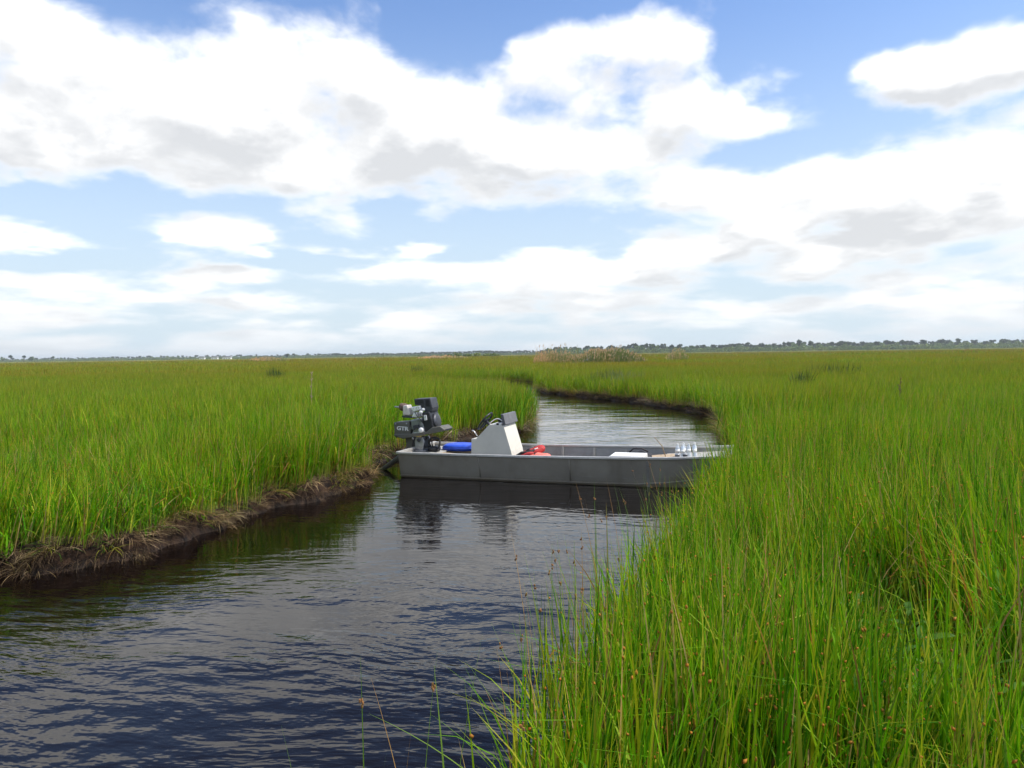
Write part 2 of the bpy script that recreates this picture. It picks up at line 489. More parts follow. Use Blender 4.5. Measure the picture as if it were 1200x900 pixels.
def water(n, out):
    pos = n.n.new('ShaderNodeNewGeometry').outputs['Position']
    x, y, z = n.sep(pos)
    flat = n.comb(x, y, 0.0)
    # wind ripples: crests lie across the creek, turned a little from place to place
    wv = n.vmath('MULTIPLY', n.vmath('SUBTRACT', n.noise(flat, 0.35, 2, out='Color'), (0.5, 0.5, 0.5)), (0.9, 0.9, 0))
    q = n.vmath('ADD', flat, wv)
    rot = n.node('ShaderNodeVectorRotate', {'Vector': q, 'Angle': R(10)}); rot.rotation_type = 'Z_AXIS'
    q = rot.outputs[0]
    h1 = n.noise(n.vmath('MULTIPLY', q, (2.6, 6.0, 1)), 1.0, 1.5, 0.45)
    h2 = n.noise(n.vmath('MULTIPLY', q, (6.5, 13.0, 1)), 1.0, 2, 0.5)
    h3 = n.noise(n.vmath('MULTIPLY', q, (0.7, 2.1, 1)), 1.0, 1, 0.4)
    calm = n.math('MULTIPLY', n.remap(n.noise(n.vmath('MULTIPLY', flat, (0.6, 1.0, 1.0)), 0.42, 3, 0.55), 0.36, 0.6, 0.28, 1.12), n.remap(y, 4.5, 8.0, 1.15, 0.45))
    far = n.remap(y, 9.0, 16.0)
    h = n.math('MULTIPLY', h1, 0.016)
    h = n.math('ADD', h, n.math('MULTIPLY', h2, 0.0085))
    h = n.math('ADD', h, n.math('MULTIPLY', h3, n.math('ADD', 0.008, n.math('MULTIPLY', far, 0.022))))
    h = n.math('MULTIPLY', h, calm)
    b = n.node('ShaderNodeBump', {'Strength': 1.0, 'Distance': 1.0, 'Height': h})
    p = n.node('ShaderNodeBsdfPrincipled', {'Base Color': (0.0042, 0.0024, 0.0020, 1), 'Roughness': 0.025, 'IOR': 1.333})
    n.l.new(b.outputs[0], p.inputs['Normal'])
    n.l.new(p.outputs[0], out.inputs[0])


M['water'] = mat('creek_water', water)


# ------------------------------------------------------------------ the creek and the marsh
LEFT = [(-30, -26), (-15, -9), (-8, 0.5), (-5.9, 4.4), (-5.0, 6.0), (-4.55, 6.65), (-3.75, 6.85), (-3.45, 7.5), (-3.2, 8.6), (-2.95, 9.5), (-2.45, 10.45), (-2.05, 11.2),
        (-2.4, 11.8), (-2.55, 13.0), (-2.0, 14.9), (-1.3, 16.2), (-0.05, 17.8), (0.42, 20.0), (0.62, 23.5), (0.35, 27), (-0.8, 31), (-2.8, 35), (-5.5, 38.5), (-9, 40)]
RIGHT = [(-9, 42.5), (-5, 44.5), (-2.5, 48), (0, 49.3), (1.9, 47.5), (1.5, 42), (1.45, 37), (2.35, 34.2), (3.6, 31.2), (4.85, 28.2), (5.65, 24.5), (5.95, 21.1), (5.3, 18), (4.45, 15.2), (3.5, 11.6),
         (2.76, 9.65), (2.12, 8.0), (1.36, 6.2), (0.66, 4.7), (0.22, 3.5), (-0.02, 2.75), (-0.1, 2.4), (-0.45, 2.0), (-1.1, 1.4), (-3.2, -0.5), (-9, -9), (-22, -30)]
POLY = np.array(LEFT + RIGHT, float)


def vnoise(x, y, s, seed=0):
    """cheap smooth value noise"""
    x = x * s + seed * 17.3; y = y * s + seed * 5.7
    xi = np.floor(x); yi = np.floor(y); fx = x - xi; fy = y - yi
    fx = fx * fx * (3 - 2 * fx); fy = fy * fy * (3 - 2 * fy)

    def h(a, b):
        v = np.sin(a * 127.1 + b * 311.7 + seed * 3.3) * 43758.5453
        return v - np.floor(v)
    return (h(xi, yi) * (1 - fx) + h(xi + 1, yi) * fx) * (1 - fy) + (h(xi, yi + 1) * (1 - fx) + h(xi + 1, yi + 1) * fx) * fy


def sdf(x, y):
    """metres from the creek edge, positive on land"""
    d2 = np.full(x.shape, 1e12); inside = np.zeros(x.shape, bool)
    n = len(POLY)
    for i in range(n):
        ax, ay = POLY[i]; bx, by = POLY[(i + 1) % n]
        ex, ey = bx - ax, by - ay
        t = np.clip(((x - ax) * ex + (y - ay) * ey) / (ex * ex + ey * ey), 0, 1)
        d2 = np.minimum(d2, (x - ax - t * ex) ** 2 + (y - ay - t * ey) ** 2)
        c = ((ay > y) != (by > y))
        with np.errstate(divide='ignore', invalid='ignore'):
            xc = ex * (y - ay) / (ey if ey else 1e-9) + ax
        inside ^= c & (x < xc)
    return np.where(inside, -1, 1) * np.sqrt(d2)


def bank_d(x, y):
    wx = (vnoise(x, y, 1.6, 1) - 0.5) * 0.34 + (vnoise(x, y, 4.5, 2) - 0.5) * 0.26
    wy = (vnoise(x, y, 1.6, 3) - 0.5) * 0.34 + (vnoise(x, y, 4.5, 4) - 0.5) * 0.26
    return sdf(x + wx, y + wy)


def smooth(a, b, v):
    t = np.clip((v - a) / (b - a), 0, 1); return t * t * (3 - 2 * t)


def ground_z(x, y, d):
    lip = 0.18 + 0.09 * vnoise(x, y, 0.9, 6)
    z = -0.6 + 0.5 * smooth(-1.2, -0.1, d) + (0.1 + lip) * smooth(-0.06, 0.13, d)
    z += smooth(0.1, 1.5, d) * (0.03 + 0.05 * vnoise(x, y, 0.5, 8))
    z += ((vnoise(x, y, 6, 9) - 0.5) * 0.13 + (vnoise(x, y, 2.2, 19) - 0.5) * 0.12) * smooth(-0.2, 0.05, d) * (1 - 0.6 * smooth(0.3, 0.8, d))
    return z


def axis(lo, hi, step, far_lo, far_hi, ratio=1.22):
    a = list(np.arange(lo, hi + 1e-6, step))
    s, v = step, lo
    left = []
    while v > far_lo:
        s *= ratio; v -= s; left.append(v)
    s, v = step, hi
    while v < far_hi:
        s *= ratio; v += s; a.append(v)
    return np.array(left[::-1] + a)


xs = axis(-7.5, 8.5, 0.085, -4000, 4000)
ys = axis(-0.5, 20.0, 0.085, -1500, 4200, 1.13)
GX, GY = np.meshgrid(xs, ys)
Dg = np.full(GX.shape, 50.0)
nearm = (np.abs(GX) < 90) & (GY > -60) & (GY < 90)
Dg[nearm] = bank_d(GX[nearm], GY[nearm])
GZ = ground_z(GX, GY, Dg)
farm = np.hypot(GX, GY) > 120
GZ[farm] = 0.36
ny, nx = GX.shape
verts = np.stack([GX, GY, GZ], -1).reshape(-1, 3)
ii = np.arange(ny * nx).reshape(ny, nx)
quads = np.stack([ii[:-1, :-1], ii[:-1, 1:], ii[1:, 1:], ii[1:, :-1]], -1).reshape(-1, 4)


def mesh_from(name, verts, faces_flat, loop_tot, cols=None):
    me = bpy.data.meshes.new(name)
    nv = len(verts); nf = len(loop_tot)
    me.vertices.add(nv); me.vertices.foreach_set('co', np.asarray(verts, np.float32).ravel())
    me.loops.add(len(faces_flat)); me.loops.foreach_set('vertex_index', np.asarray(faces_flat, np.int32))
    me.polygons.add(nf)
    starts = np.concatenate([[0], np.cumsum(loop_tot)[:-1]]).astype(np.int32)
    me.polygons.foreach_set('loop_start', starts)
    me.polygons.foreach_set('loop_total', np.asarray(loop_tot, np.int32))
    if cols is not None:
        a = me.attributes.new('col', 'FLOAT_COLOR', 'POINT')
        a.data.foreach_set('color', np.asarray(cols, np.float32).ravel())
    me.update(calc_edges=True); me.validate()
    return me


me = mesh_from('marsh_ground', verts, quads.ravel(), np.full(len(quads), 4))
me.polygons.foreach_set('use_smooth', np.ones(len(quads), bool))
ground = link_mesh('marsh_ground', me, None, [M['mud']]); tag(ground, 'muddy marsh ground with low eroded banks along the creek', 'ground', kind='structure')

wm = bpy.data.meshes.new('creek_water')
wm.from_pydata([(-75, -40, 0), (15, -40, 0), (15, 62, 0), (-75, 62, 0)], [], [(0, 1, 2, 3)])
wat = link_mesh('creek_water', wm, None, [M['water']]); tag(wat, 'dark rippled tannin brown creek water winding through the marsh', 'water', kind='structure')


def gz(x, y):
    xa, ya = np.array([float(x)]), np.array([float(y)])
    return float(ground_z(xa, ya, bank_d(xa, ya))[0])


# ------------------------------------------------------------------ grass
GREEN = [(0.066, 0.22, 0.003), (0.095, 0.255, 0.003), (0.135, 0.295, 0.004), (0.040, 0.135, 0.003), (0.175, 0.295, 0.005)]
YELLOW = [(0.26, 0.30, 0.012), (0.32, 0.34, 0.03)]
BROWN = [(0.27, 0.13, 0.035), (0.21, 0.12, 0.045), (0.34, 0.25, 0.11)]
STRAW = [(0.30, 0.22, 0.12), (0.23, 0.16, 0.085), (0.15, 0.10, 0.058), (0.40, 0.31, 0.18), (0.09, 0.06, 0.038)]


def clump_mesh(name, seed, nb, rad, h, wd, segs=4, tilt=0.10, bend=0.35, p_brown=0.05, p_yel=0.12, heads=0.0, base_dead=0.5, pal=None, droop=None, headcol=(0.42, 0.19, 0.04)):
    r = random.Random(seed)
    V, F, L, C = [], [], [], []
    for _ in range(nb):
        a = r.uniform(0, 2 * math.pi); q = rad * math.sqrt(r.random())
        p = Vector((q * math.cos(a), q * math.sin(a), -0.04))
        hh = h * r.uniform(0.55, 1.0)
        if r.random() < 0.18: hh *= 0.6
        th = r.uniform(0, 2 * math.pi)
        out = Vector((math.cos(th), math.sin(th), 0))
        inc = abs(r.gauss(0, tilt)) + (0.02)
        bd = abs(r.gauss(0, bend)) if r.random() < 0.75 else abs(r.gauss(0, bend * 2.6))
        if droop:
            inc = r.uniform(*droop[0]); bd = r.uniform(*droop[1]); th = r.gauss(0, 0.55); out = Vector((math.cos(th), math.sin(th), 0))
        fa = th + math.pi / 2 + r.uniform(-0.9, 0.9)
        side = Vector((math.cos(fa), math.sin(fa), 0))
        ww = wd * r.uniform(0.55, 1.15)
        x = r.random()
        col = r.choice(pal if pal else (BROWN if x < p_brown else YELLOW if x < p_brown + p_yel else GREEN))
        k = r.uniform(0.82, 1.15); col = tuple(c * k for c in col)
        dead = r.choice(STRAW)
        step = hh / segs; base = len(V); ang = inc
        kink = r.random() < 0.09 and not droop
        for s in range(segs + 1):
            t = s / segs
            wk = ww * (1 - t ** 2.2) * 0.5 * (0.75 + 0.5 * min(1, t * 4))
            f = max(0.0, 1 - t / 0.32) * base_dead
            tipf = max(0, (t - 0.8) / 0.2) * (0.5 if x > 0.7 else 0.1)
            cc = tuple(c * (1 - f) + dd * f for c, dd in zip(col, dead))
            cc = tuple(c * (1 - tipf) + dd * tipf for c, dd in zip(cc, (0.3, 0.2, 0.07)))
            if s == segs:
                V.append(tuple(p)); C.append((*cc, 1))
            else:
                V.append(tuple(p - side * wk)); V.append(tuple(p + side * wk)); C += [(*cc, 1)] * 2
            ang2 = ang + bd * t
            if kink and t > 0.55: ang2 += 1.3
            p = p + (out * math.sin(ang2) + Vector((0, 0, 1)) * math.cos(ang2)) * step
        for s in range(segs - 1):
            b = base + 2 * s; F += [b, b + 1, b + 3, b + 2]; L.append(4)
        b = base + 2 * (segs - 1); F += [b, b + 1, b + 2]; L.append(3)
        if heads and r.random() < heads:
            i0 = base + 2 * r.choice([segs - 1, segs - 1, segs - 2])
            c0 = Vector(V[i0]) + side * wk
            hs = r.uniform(0.0036, 0.0066)
            ax = (out * 0.7 + Vector((0, 0, 0.8))).normalized()
            vb = len(V)
            for dv in (ax * hs * 1.6, -ax * hs * 1.3, side * hs, -side * hs, side.cross(ax) * hs, -side.cross(ax) * hs):
                V.append(tuple(c0 + dv)); hk = r.uniform(0.7, 1.3); C.append((*[c * hk for c in headcol], 1))
            for tri in ((0, 2, 4), (0, 4, 3), (0, 3, 5), (0, 5, 2), (1, 4, 2), (1, 3, 4), (1, 5, 3), (1, 2, 5)):
                F += [vb + q for q in tri]; L.append(3)
    return mesh_from(name, np.array(V), F, L, np.array(C))


def scatter(name, protos, pts, rot, scl, idx, material, label, cat, kind='stuff', parent=None):
    """one object: its points carry the clumps (geometry nodes)"""
    n = len(pts)
    me = bpy.data.meshes.new(name)
    me.vertices.add(n); me.vertices.foreach_set('co', np.asarray(pts, np.float32).ravel())
    a = me.attributes.new('rot', 'FLOAT_VECTOR', 'POINT'); a.data.foreach_set('vector', np.asarray(rot, np.float32).ravel())
    a = me.attributes.new('scl', 'FLOAT_VECTOR', 'POINT'); a.data.foreach_set('vector', np.asarray(scl, np.float32).ravel())
    a = me.attributes.new('idx', 'INT', 'POINT'); a.data.foreach_set('value', np.asarray(idx, np.int32))
    o = link_mesh(name, me, parent, [material])
    tr = bpy.data.node_groups.new(name + '_scatter', 'GeometryNodeTree')
    tr.interface.new_socket('Geometry', in_out='INPUT', socket_type='NodeSocketGeometry')
    tr.interface.new_socket('Geometry', in_out='OUTPUT', socket_type='NodeSocketGeometry')
    nn, ll = tr.nodes, tr.links
    gi = nn.new('NodeGroupInput'); go = nn.new('NodeGroupOutput')
    join = nn.new('GeometryNodeJoinGeometry')
    for pm in reversed(protos):
        po = bpy.data.objects.new(pm.name, pm)
        if not pm.materials: pm.materials.append(material)
        oi = nn.new('GeometryNodeObjectInfo'); oi.inputs['Object'].default_value = po; oi.inputs['As Instance'].default_value = True
        ll.new(oi.outputs['Geometry'], join.inputs[0])
    iop = nn.new('GeometryNodeInstanceOnPoints')
    ll.new(gi.outputs[0], iop.inputs['Points']); ll.new(join.outputs[0], iop.inputs['Instance'])
    iop.inputs['Pick Instance'].default_value = True
    for at_, ty, so_ in (('idx', 'INT', 'Instance Index'), ('rot', 'FLOAT_VECTOR', 'Rotation'), ('scl', 'FLOAT_VECTOR', 'Scale')):
        na = nn.new('GeometryNodeInputNamedAttribute'); na.data_type = ty; na.inputs[0].default_value = at_
        ll.new(na.outputs[0], iop.inputs[so_])
    ll.new(iop.outputs[0], go.inputs[0])
    md = o.modifiers.new('scatter', 'NODES'); md.node_group = tr
    tag(o, label, cat, kind=kind)
    return o


def lean_rot(n, lean_dir, lean, jit):
    """random spin, then a tilt of about `lean` towards lean_dir (radians)"""
    spin = RNG.uniform(0, 2 * math.pi, n)
    ld = np.asarray(lean_dir) + RNG.normal(0, 0.6, n); la = np.abs(np.asarray(lean) + RNG.normal(0, jit, n))
    out = np.zeros((n, 3))
    for i in range(n):
        m = Matrix.Rotation(la[i], 3, Vector((-math.sin(ld[i]), math.cos(ld[i]), 0))) @ Matrix.Rotation(spin[i], 3, 'Z')
        out[i] = m.to_euler('XYZ')
    return out


def region(n, rmin, rmax, half=0.80):
    """points in a fan in front of the camera, even per area"""
    r = np.sqrt(RNG.uniform(rmin ** 2, rmax ** 2, n)); a = RNG.uniform(-half, half, n)
    return r * np.sin(a), r * np.cos(a)


BOW_A = R(-18.4)
BOAT_O = Vector((-1.58, 12.21, 0.0))


def off_boat(x, y, margin=0.1):
    c, s = math.cos(-BOW_A), math.sin(-BOW_A)
    lx = (x - BOAT_O.x) * c - (y - BOAT_O.y) * s
    ly = (x - BOAT_O.x) * s + (y - BOAT_O.y) * c
    return ~((lx > -0.5) & (lx < 4.95) & (np.abs(ly) < 0.72 + margin))


def gap(x, y):
    """the trampled gap at the right where low leafy plants grow: 1 outside it, lower within"""
    e = np.hypot((x - 1.75 - (y - 3.2) * 0.28) / 0.42, (y - 3.3) / 1.0)
    return 0.26 + 0.74 * smooth(0.55, 1.25, e)


near_protos = [clump_mesh('grass_clump', 100 + i, 46, 0.18, 0.94, 0.0088, 5, 0.085, 0.28, 0.07, 0.17, 0.30) for i in range(7)]
near_protos += [clump_mesh('grass_clump', 150 + i, 38, 0.19, 0.84, 0.0108, 5, 0.15, 0.55, 0.12, 0.18, 0.2) for i in range(4)]
n0 = 8600
x, y = region(n0, 0.3, 14.0, 1.05)
xb = RNG.uniform(-3.2, 3.2, 700); yb = RNG.uniform(-3.0, 1.2, 700)
x = np.concatenate([x, xb]); y = np.concatenate([y, yb])
d = bank_d(x, y)
keep = (d > 0.10) & (np.hypot(x, y) > 0.75) & off_boat(x, y)
keep &= ~((d < 0.2) & (RNG.random(len(x)) < 0.3))
keep &= ~((x < 0.03 + 0.16 * (y - 2.2)) & (y < 3.2) & (y > 0.2) & (x > -1.6))
x, y, d = x[keep], y[keep], d[keep]
gp = gap(x, y)
k2 = RNG.random(len(x)) < (0.25 + 0.75 * gp)
x, y, d, gp = x[k2], y[k2], d[k2], gp[k2]
zz = ground_z(x, y, d)
hs = (0.72 + 0.46 * vnoise(x, y, 0.6, 12)) * RNG.uniform(0.85, 1.12, len(x)) * gp * (0.9 + 0.1 * smooth(0.1, 1.0, d))
hs = np.where(x < -1, hs * 0.96, hs)
hs *= 1 + 0.22 * np.exp(-((x - 4.2) ** 2 + ((y - 11.5) / 1.4) ** 2) / 7.0)
rot = lean_rot(len(x), 0.15 + 3.0 * (vnoise(x, y, 0.3, 41) - 0.5), 0.02 + 0.16 * vnoise(x, y, 0.5, 42), 0.08)
ex = np.where(d < 0.5, 0.10, 0.0)
scatter('near_grass', near_protos, np.stack([x, y, zz], -1), rot, np.stack([RNG.uniform(0.9, 1.25, len(x))] * 2 + [hs], -1),
        RNG.integers(0, len(near_protos), len(x)), M['grass_near'], 'tall bright green marsh grass with small brown seed heads along both near banks', 'grass')
N_NEAR = len(x)

mid_protos = [clump_mesh('grass_patch', 200 + i, 95, 0.48, 1.0, 0.013, 4, 0.11, 0.36, 0.05, 0.16, 0.0, 0.45) for i in range(6)]
x, y = region(24000, 13.4, 62.0, 0.80)
d = bank_d(x, y)
keep = (d > 0.2) & off_boat(x, y, 0.4)
x, y, d = x[keep], y[keep], d[keep]
zz = ground_z(x, y, d)
hs = (0.70 + 0.3 * vnoise(x, y, 0.35, 14) + 0.3 * vnoise(x, y, 0.11, 16)) * RNG.uniform(0.85, 1.15, len(x)) * 0.84
hs *= 1 + 0.24 * np.exp(-((x - 5.5) ** 2 + ((y - 14.5) / 1.4) ** 2) / 9.0) + 0.14 * np.exp(-((x + 1.0) ** 2 + ((y - 18.5) / 1.5) ** 2) / 6.0)
scatter('middle_grass', mid_protos, np.stack([x, y, zz], -1), lean_rot(len(x), 0.1 + 3.0 * (vnoise(x, y, 0.14, 43) - 0.5), 0.02 + 0.2 * vnoise(x, y, 0.2, 44), 0.07), np.stack([RNG.uniform(0.9, 1.2, len(x))] * 2 + [hs], -1),
        RNG.integers(0, 6, len(x)), M['grass_mid'], 'green marsh grass in the middle distance on both sides of the creek bend', 'grass')
N_MID = len(x)

far_protos = [clump_mesh('grass_sward', 300 + i, 170, 1.7, 1.0, 0.042, 3, 0.12, 0.35, 0.05, 0.2, 0.0, 0.3) for i in range(5)]
x, y = region(10000, 52, 170, 0.80)
d = bank_d(x, y)
keep = d > 0.9
x, y = x[keep], y[keep]
hs = 0.86 * (0.85 + 0.25 * vnoise(x, y, 0.12, 15)) * RNG.uniform(0.9, 1.1, len(x))
scatter('far_grass', far_protos, np.stack([x, y, np.full(len(x), 0.34)], -1), lean_rot(len(x), 0.1, 0.05, 0.06), np.stack([np.full(len(x), 1.1)] * 2 + [hs], -1),
        RNG.integers(0, 5, len(x)), M['grass_mid'], 'brownish green marsh grass plain stretching away beyond the creek', 'grass')

vf_protos = [clump_mesh('grass_field', 400 + i, 260, 7.0, 1.0, 0.17, 2, 0.12, 0.3, 0.05, 0.2, 0.0, 0.2) for i in range(4)]
x, y = region(6500, 165, 500, 0.80)
scatter('horizon_grass', vf_protos, np.stack([x, y, np.full(len(x), 0.34)], -1), lean_rot(len(x), 0.1, 0.03, 0.03), np.stack([np.full(len(x), 1.0)] * 2 + [0.85 * RNG.uniform(0.9, 1.1, len(x))], -1),
        RNG.integers(0, 4, len(x)), M['grass_far'], 'thin olive brown grassland strip just below the far tree line', 'grass')

pm_protos = [clump_mesh('meadow_grass', 450 + i, 260, 9.0, 1.0, 0.26, 2, 0.12, 0.3, pal=[(0.30, 0.33, 0.13), (0.36, 0.36, 0.17), (0.27, 0.32, 0.11)], base_dead=0.2) for i in range(3)]
x, y = region(8000, 490, 850, 0.84)
scatter('meadow_grass', pm_protos, np.stack([x, y, np.full(len(x), 0.34)], -1), lean_rot(len(x), 0.1, 0.03, 0.03), np.stack([np.full(len(x), 1.0)] * 2 + [0.9 * RNG.uniform(0.9, 1.1, len(x))], -1),
        RNG.integers(0, 3, len(x)), M['straw'], 'thin pale line of salt meadow directly below the far trees', 'grass')

# dead straw hanging over the mud banks: drooping clumps that face the water
straw_protos = [clump_mesh('straw_tuft', 500 + i, 34, 0.12, 0.42, 0.0062, 5, pal=STRAW, droop=((0.7, 1.5), (0.4, 1.5)), base_dead=1.0) for i in range(5)]
straw_protos += [clump_mesh('straw_mat', 520 + i, 40, 0.20, 0.30, 0.0055, 4, pal=STRAW, droop=((0.9, 1.7), (-0.3, 0.9)), base_dead=1.0) for i in range(3)]
green_droop = [clump_mesh('overhanging_grass', 540 + i, 20, 0.14, 0.52, 0.0065, 5, pal=GREEN + YELLOW + BROWN, droop=((0.5, 1.3), (0.5, 1.3)), base_dead=0.7) for i in range(3)]
sp, sr, ss, si = [], [], [], []
ROOT = [(0.045, 0.028, 0.019), (0.075, 0.05, 0.033), (0.11, 0.075, 0.048), (0.03, 0.018, 0.012)]


def along(poly, step):
    out = []
    for (ax, ay), (bx, by) in zip(poly, poly[1:]):
        L_ = math.hypot(bx - ax, by - ay)
        for k in range(max(1, int(L_ / step))):
            t = (k + random.random()) / max(1, int(L_ / step))
            out.append((ax + (bx - ax) * t, ay + (by - ay) * t, math.atan2(by - ay, bx - ax)))
    return out


straw_protos += [clump_mesh('root_fringe', 530 + i, 30, 0.11, 0.30, 0.006, 3, pal=ROOT, droop=((1.2, 2.3), (0.2, 1.0)), base_dead=0.3) for i in range(3)]
N_STRAW = len(straw_protos)
for poly in (LEFT[3:21], RIGHT[2:21]):
    for (x_, y_, an) in along(poly, 0.012):
        if not (-1 < y_ < 50): continue
        if y_ > 13 and random.random() < 0.6: continue
        far_k = 0.85 if y_ < 13 else 1.5
        land = an + math.pi / 2
        if x_ > -1 and y_ < 5.5: continue
        thick = float(vnoise(np.array([x_]), np.array([y_]), 0.75, 31)[0])
        if random.random() > 0.55 + 0.6 * thick * thick: continue
        q = random.random()
        off = random.uniform(-0.12, 0.12) if q < 0.45 else random.uniform(0.02, 0.3) if q < 0.85 else random.uniform(0.25, 0.6)
        lx, ly = x_ + math.cos(land) * off, y_ + math.sin(land) * off
        dd = float(bank_d(np.array([lx]), np.array([ly]))[0])
        # the rim wanders: slide the tuft onto it
        want = random.uniform(-0.04, 0.07) if q < 0.45 else random.uniform(0.06, 0.22) if q < 0.85 else random.uniform(0.2, 0.45)
        lx += math.cos(land) * (want - dd); ly += math.sin(land) * (want - dd)
        z_ = gz(lx, ly)
        if z_ < 0.01: continue
        water_dir = land + math.pi + random.gauss(0, 0.5)
        sp.append((lx, ly, z_ + 0.01)); sr.append((random.gauss(0, 0.12), random.gauss(0.0, 0.12), water_dir))
        sc_ = random.uniform(0.55, 1.1) * far_k; ss.append((sc_, sc_, sc_))
        k = random.random()
        if q < 0.45: si.append(random.randrange(8, 11) if k < 0.85 else random.randrange(0, 5))
        else: si.append(N_STRAW + random.randrange(3) if k < 0.5 else random.randrange(0, 5) if k < 0.62 else random.randrange(5, 8))
scatter('bank_straw', straw_protos + green_droop, sp, sr, ss, si, M['straw'], 'tangled tan dead grass hanging over the dark mud creek banks', 'dead grass')

# low leafy undergrowth of the gap at the right and along the left bank edge
weed_protos = [clump_mesh('undergrowth', 560 + i, 26, 0.16, 0.34, 0.019, 4, 0.45, 0.9, 0.04, 0.1, 0.0, 0.1) for i in range(4)]
x, y = region(4500, 1.2, 9.0, 1.0)
d = bank_d(x, y)
gp = gap(x, y)
keep = (d > 0.12) & ((gp < 0.9) | (RNG.random(len(x)) < 0.12)) & (np.hypot(x, y) > 0.9) & off_boat(x, y)
keep &= ~((x < 0.35) & (y < 2.6) & (y > 0.2) & (x > -1.6))
x, y, d = x[keep], y[keep], d[keep]
scatter('undergrowth', weed_protos, np.stack([x, y, ground_z(x, y, d)], -1), lean_rot(len(x), 0.1, 0.05, 0.1), np.stack([RNG.uniform(0.8, 1.3, len(x))] * 3, -1),
        RNG.integers(0, 4, len(x)), M['grass_near'], 'low leafy green undergrowth between the tall grass stems', 'undergrowth')


# ------------------------------------------------------------------ single plants
def leaf_mesh(name, L, Wd, curl=0.5, segs=5):
    V, F = [], []
    for s in range(segs + 1):
        t = s / segs; wk = Wd * math.sin(math.pi * min(1, 0.06 + t * 0.94)) ** 0.8 * 0.5
        xx, zz_ = L * t * math.cos(curl * t), L * t * math.sin(0.35 - curl * t * 0.8)
        V += [(xx, -wk, zz_ + 0.12 * wk), (xx, 0, zz_ - 0.12 * wk), (xx, wk, zz_ + 0.12 * wk)]
    for s in range(segs):
        for k in (0, 1):
            b = 3 * s + k; F.append((b, b + 1, b + 4, b + 3))
    me = bpy.data.meshes.new(name); me.from_pydata(V, [], F)
    for p in me.polygons: p.use_smooth = True
    return me


LEAVES = {}


def leafy_plant(name, loc, h, n, L, Wd, label, material, seed, group=None):
    r = random.Random(seed)
    root = tag(empty(name, loc), label, 'plant', group)
    lean = Vector((r.uniform(-0.15, 0.15), r.uniform(-0.1, 0.1), 0))
    pts = [Vector((0, 0, -0.03)) + (Vector((0, 0, 1)) + lean * t) * (h * t) for t in (0, 0.35, 0.7, 1.0)]
    MB().tube(pts, [0.005, 0.0045, 0.0035, 0.002], 6).build('stem', M['blade'], root, True)
    key = (L, Wd)
    if key not in LEAVES:
        m = leaf_mesh('leaf', L, Wd); m.materials.append(material); LEAVES[key] = m
    for i in range(n):
        t = 0.25 + 0.75 * i / max(1, n - 1)
        o = bpy.data.objects.new('leaf', LEAVES[key]); COL.objects.link(o); o.parent = root
        o.location = Vector((0, 0, -0.03)) + (Vector((0, 0, 1)) + lean * t) * (h * t)
        s = r.uniform(0.7, 1.15)
        o.scale = (s, s, s); o.rotation_euler = (r.gauss(0, 0.25), r.uniform(-0.6, 0.15), i * 2.4 + r.uniform(-0.4, 0.4))
    return root


def P(px, D, dz=0.0):
    xx = (px - 600) / FPX * D
    return (xx, D, gz(xx, D) + dz)


leafy_plant('broadleaf_plant', P(296, 10.1), 0.34, 7, 0.16, 0.085, 'pale broad-leaved weed at the edge of the left bank, nearest the boat stern', M['leaf_pale'], 3)
leafy_plant('broadleaf_plant', P(203, 8.1), 0.30, 8, 0.12, 0.05, 'small leafy weed at the left bank edge above the dark undercut mud', M['leaf'], 4)
leafy_plant('broadleaf_plant', P(70, 7.25), 0.26, 8, 0.13, 0.05, 'leafy weed hanging on the left bank edge close to the photo left side', M['leaf'], 5)
for i, (px, D, hh, lab) in enumerate([(1062, 3.55, 0.34, 'low leafy plant at the back of the trampled grass gap lower right'), (1100, 3.05, 0.36, 'leafy plant in the middle of the trampled grass gap lower right'),
                                      (1150, 2.95, 0.30, 'leafy plant at the right side of the trampled grass gap'), (1075, 2.7, 0.30, 'nearest leafy plant at the left side of the grass gap lower right'),
                                      (1165, 2.55, 0.33, 'nearest leafy plant in the bottom right corner of the grass'), (1010, 3.3, 0.42, 'leafy plant standing among tall grass left of the grass gap')]):
    leafy_plant('broadleaf_plant', P(px, D), hh + 0.08, 14, 0.17, 0.034, lab, M['leaf'], 20 + i)


def blade_mesh(name, pts, wd, side):
    V, F = [], []
    n = len(pts)
    for i, p in enumerate(pts):
        t = i / (n - 1); wk = wd * 0.5 * (1 - t ** 2) + 0.0004
        p = Vector(p); f = 0.25 * wk
        V += [tuple(p - side * wk), tuple(p + Vector((0, -f, -f))), tuple(p + side * wk)]
    for i in range(n - 1):
        for k in (0, 1):
            b = 3 * i + k; F.append((b, b + 1, b + 4, b + 3))
    me = bpy.data.meshes.new(name); me.from_pydata(V, [], F)
    for p in me.polygons: p.use_smooth = True
    return me


def curve_pts(p0, az_, inc, bend, L, n=9):
    p = Vector(p0); out = [p.copy()]; ang = inc
    for i in range(n - 1):
        t = i / (n - 1)
        p = p + Vector((math.cos(az_) * math.sin(ang), math.sin(az_) * math.sin(ang), math.cos(ang))) * (L / (n - 1)); out.append(p.copy()); ang += bend / (n - 1)
    return out


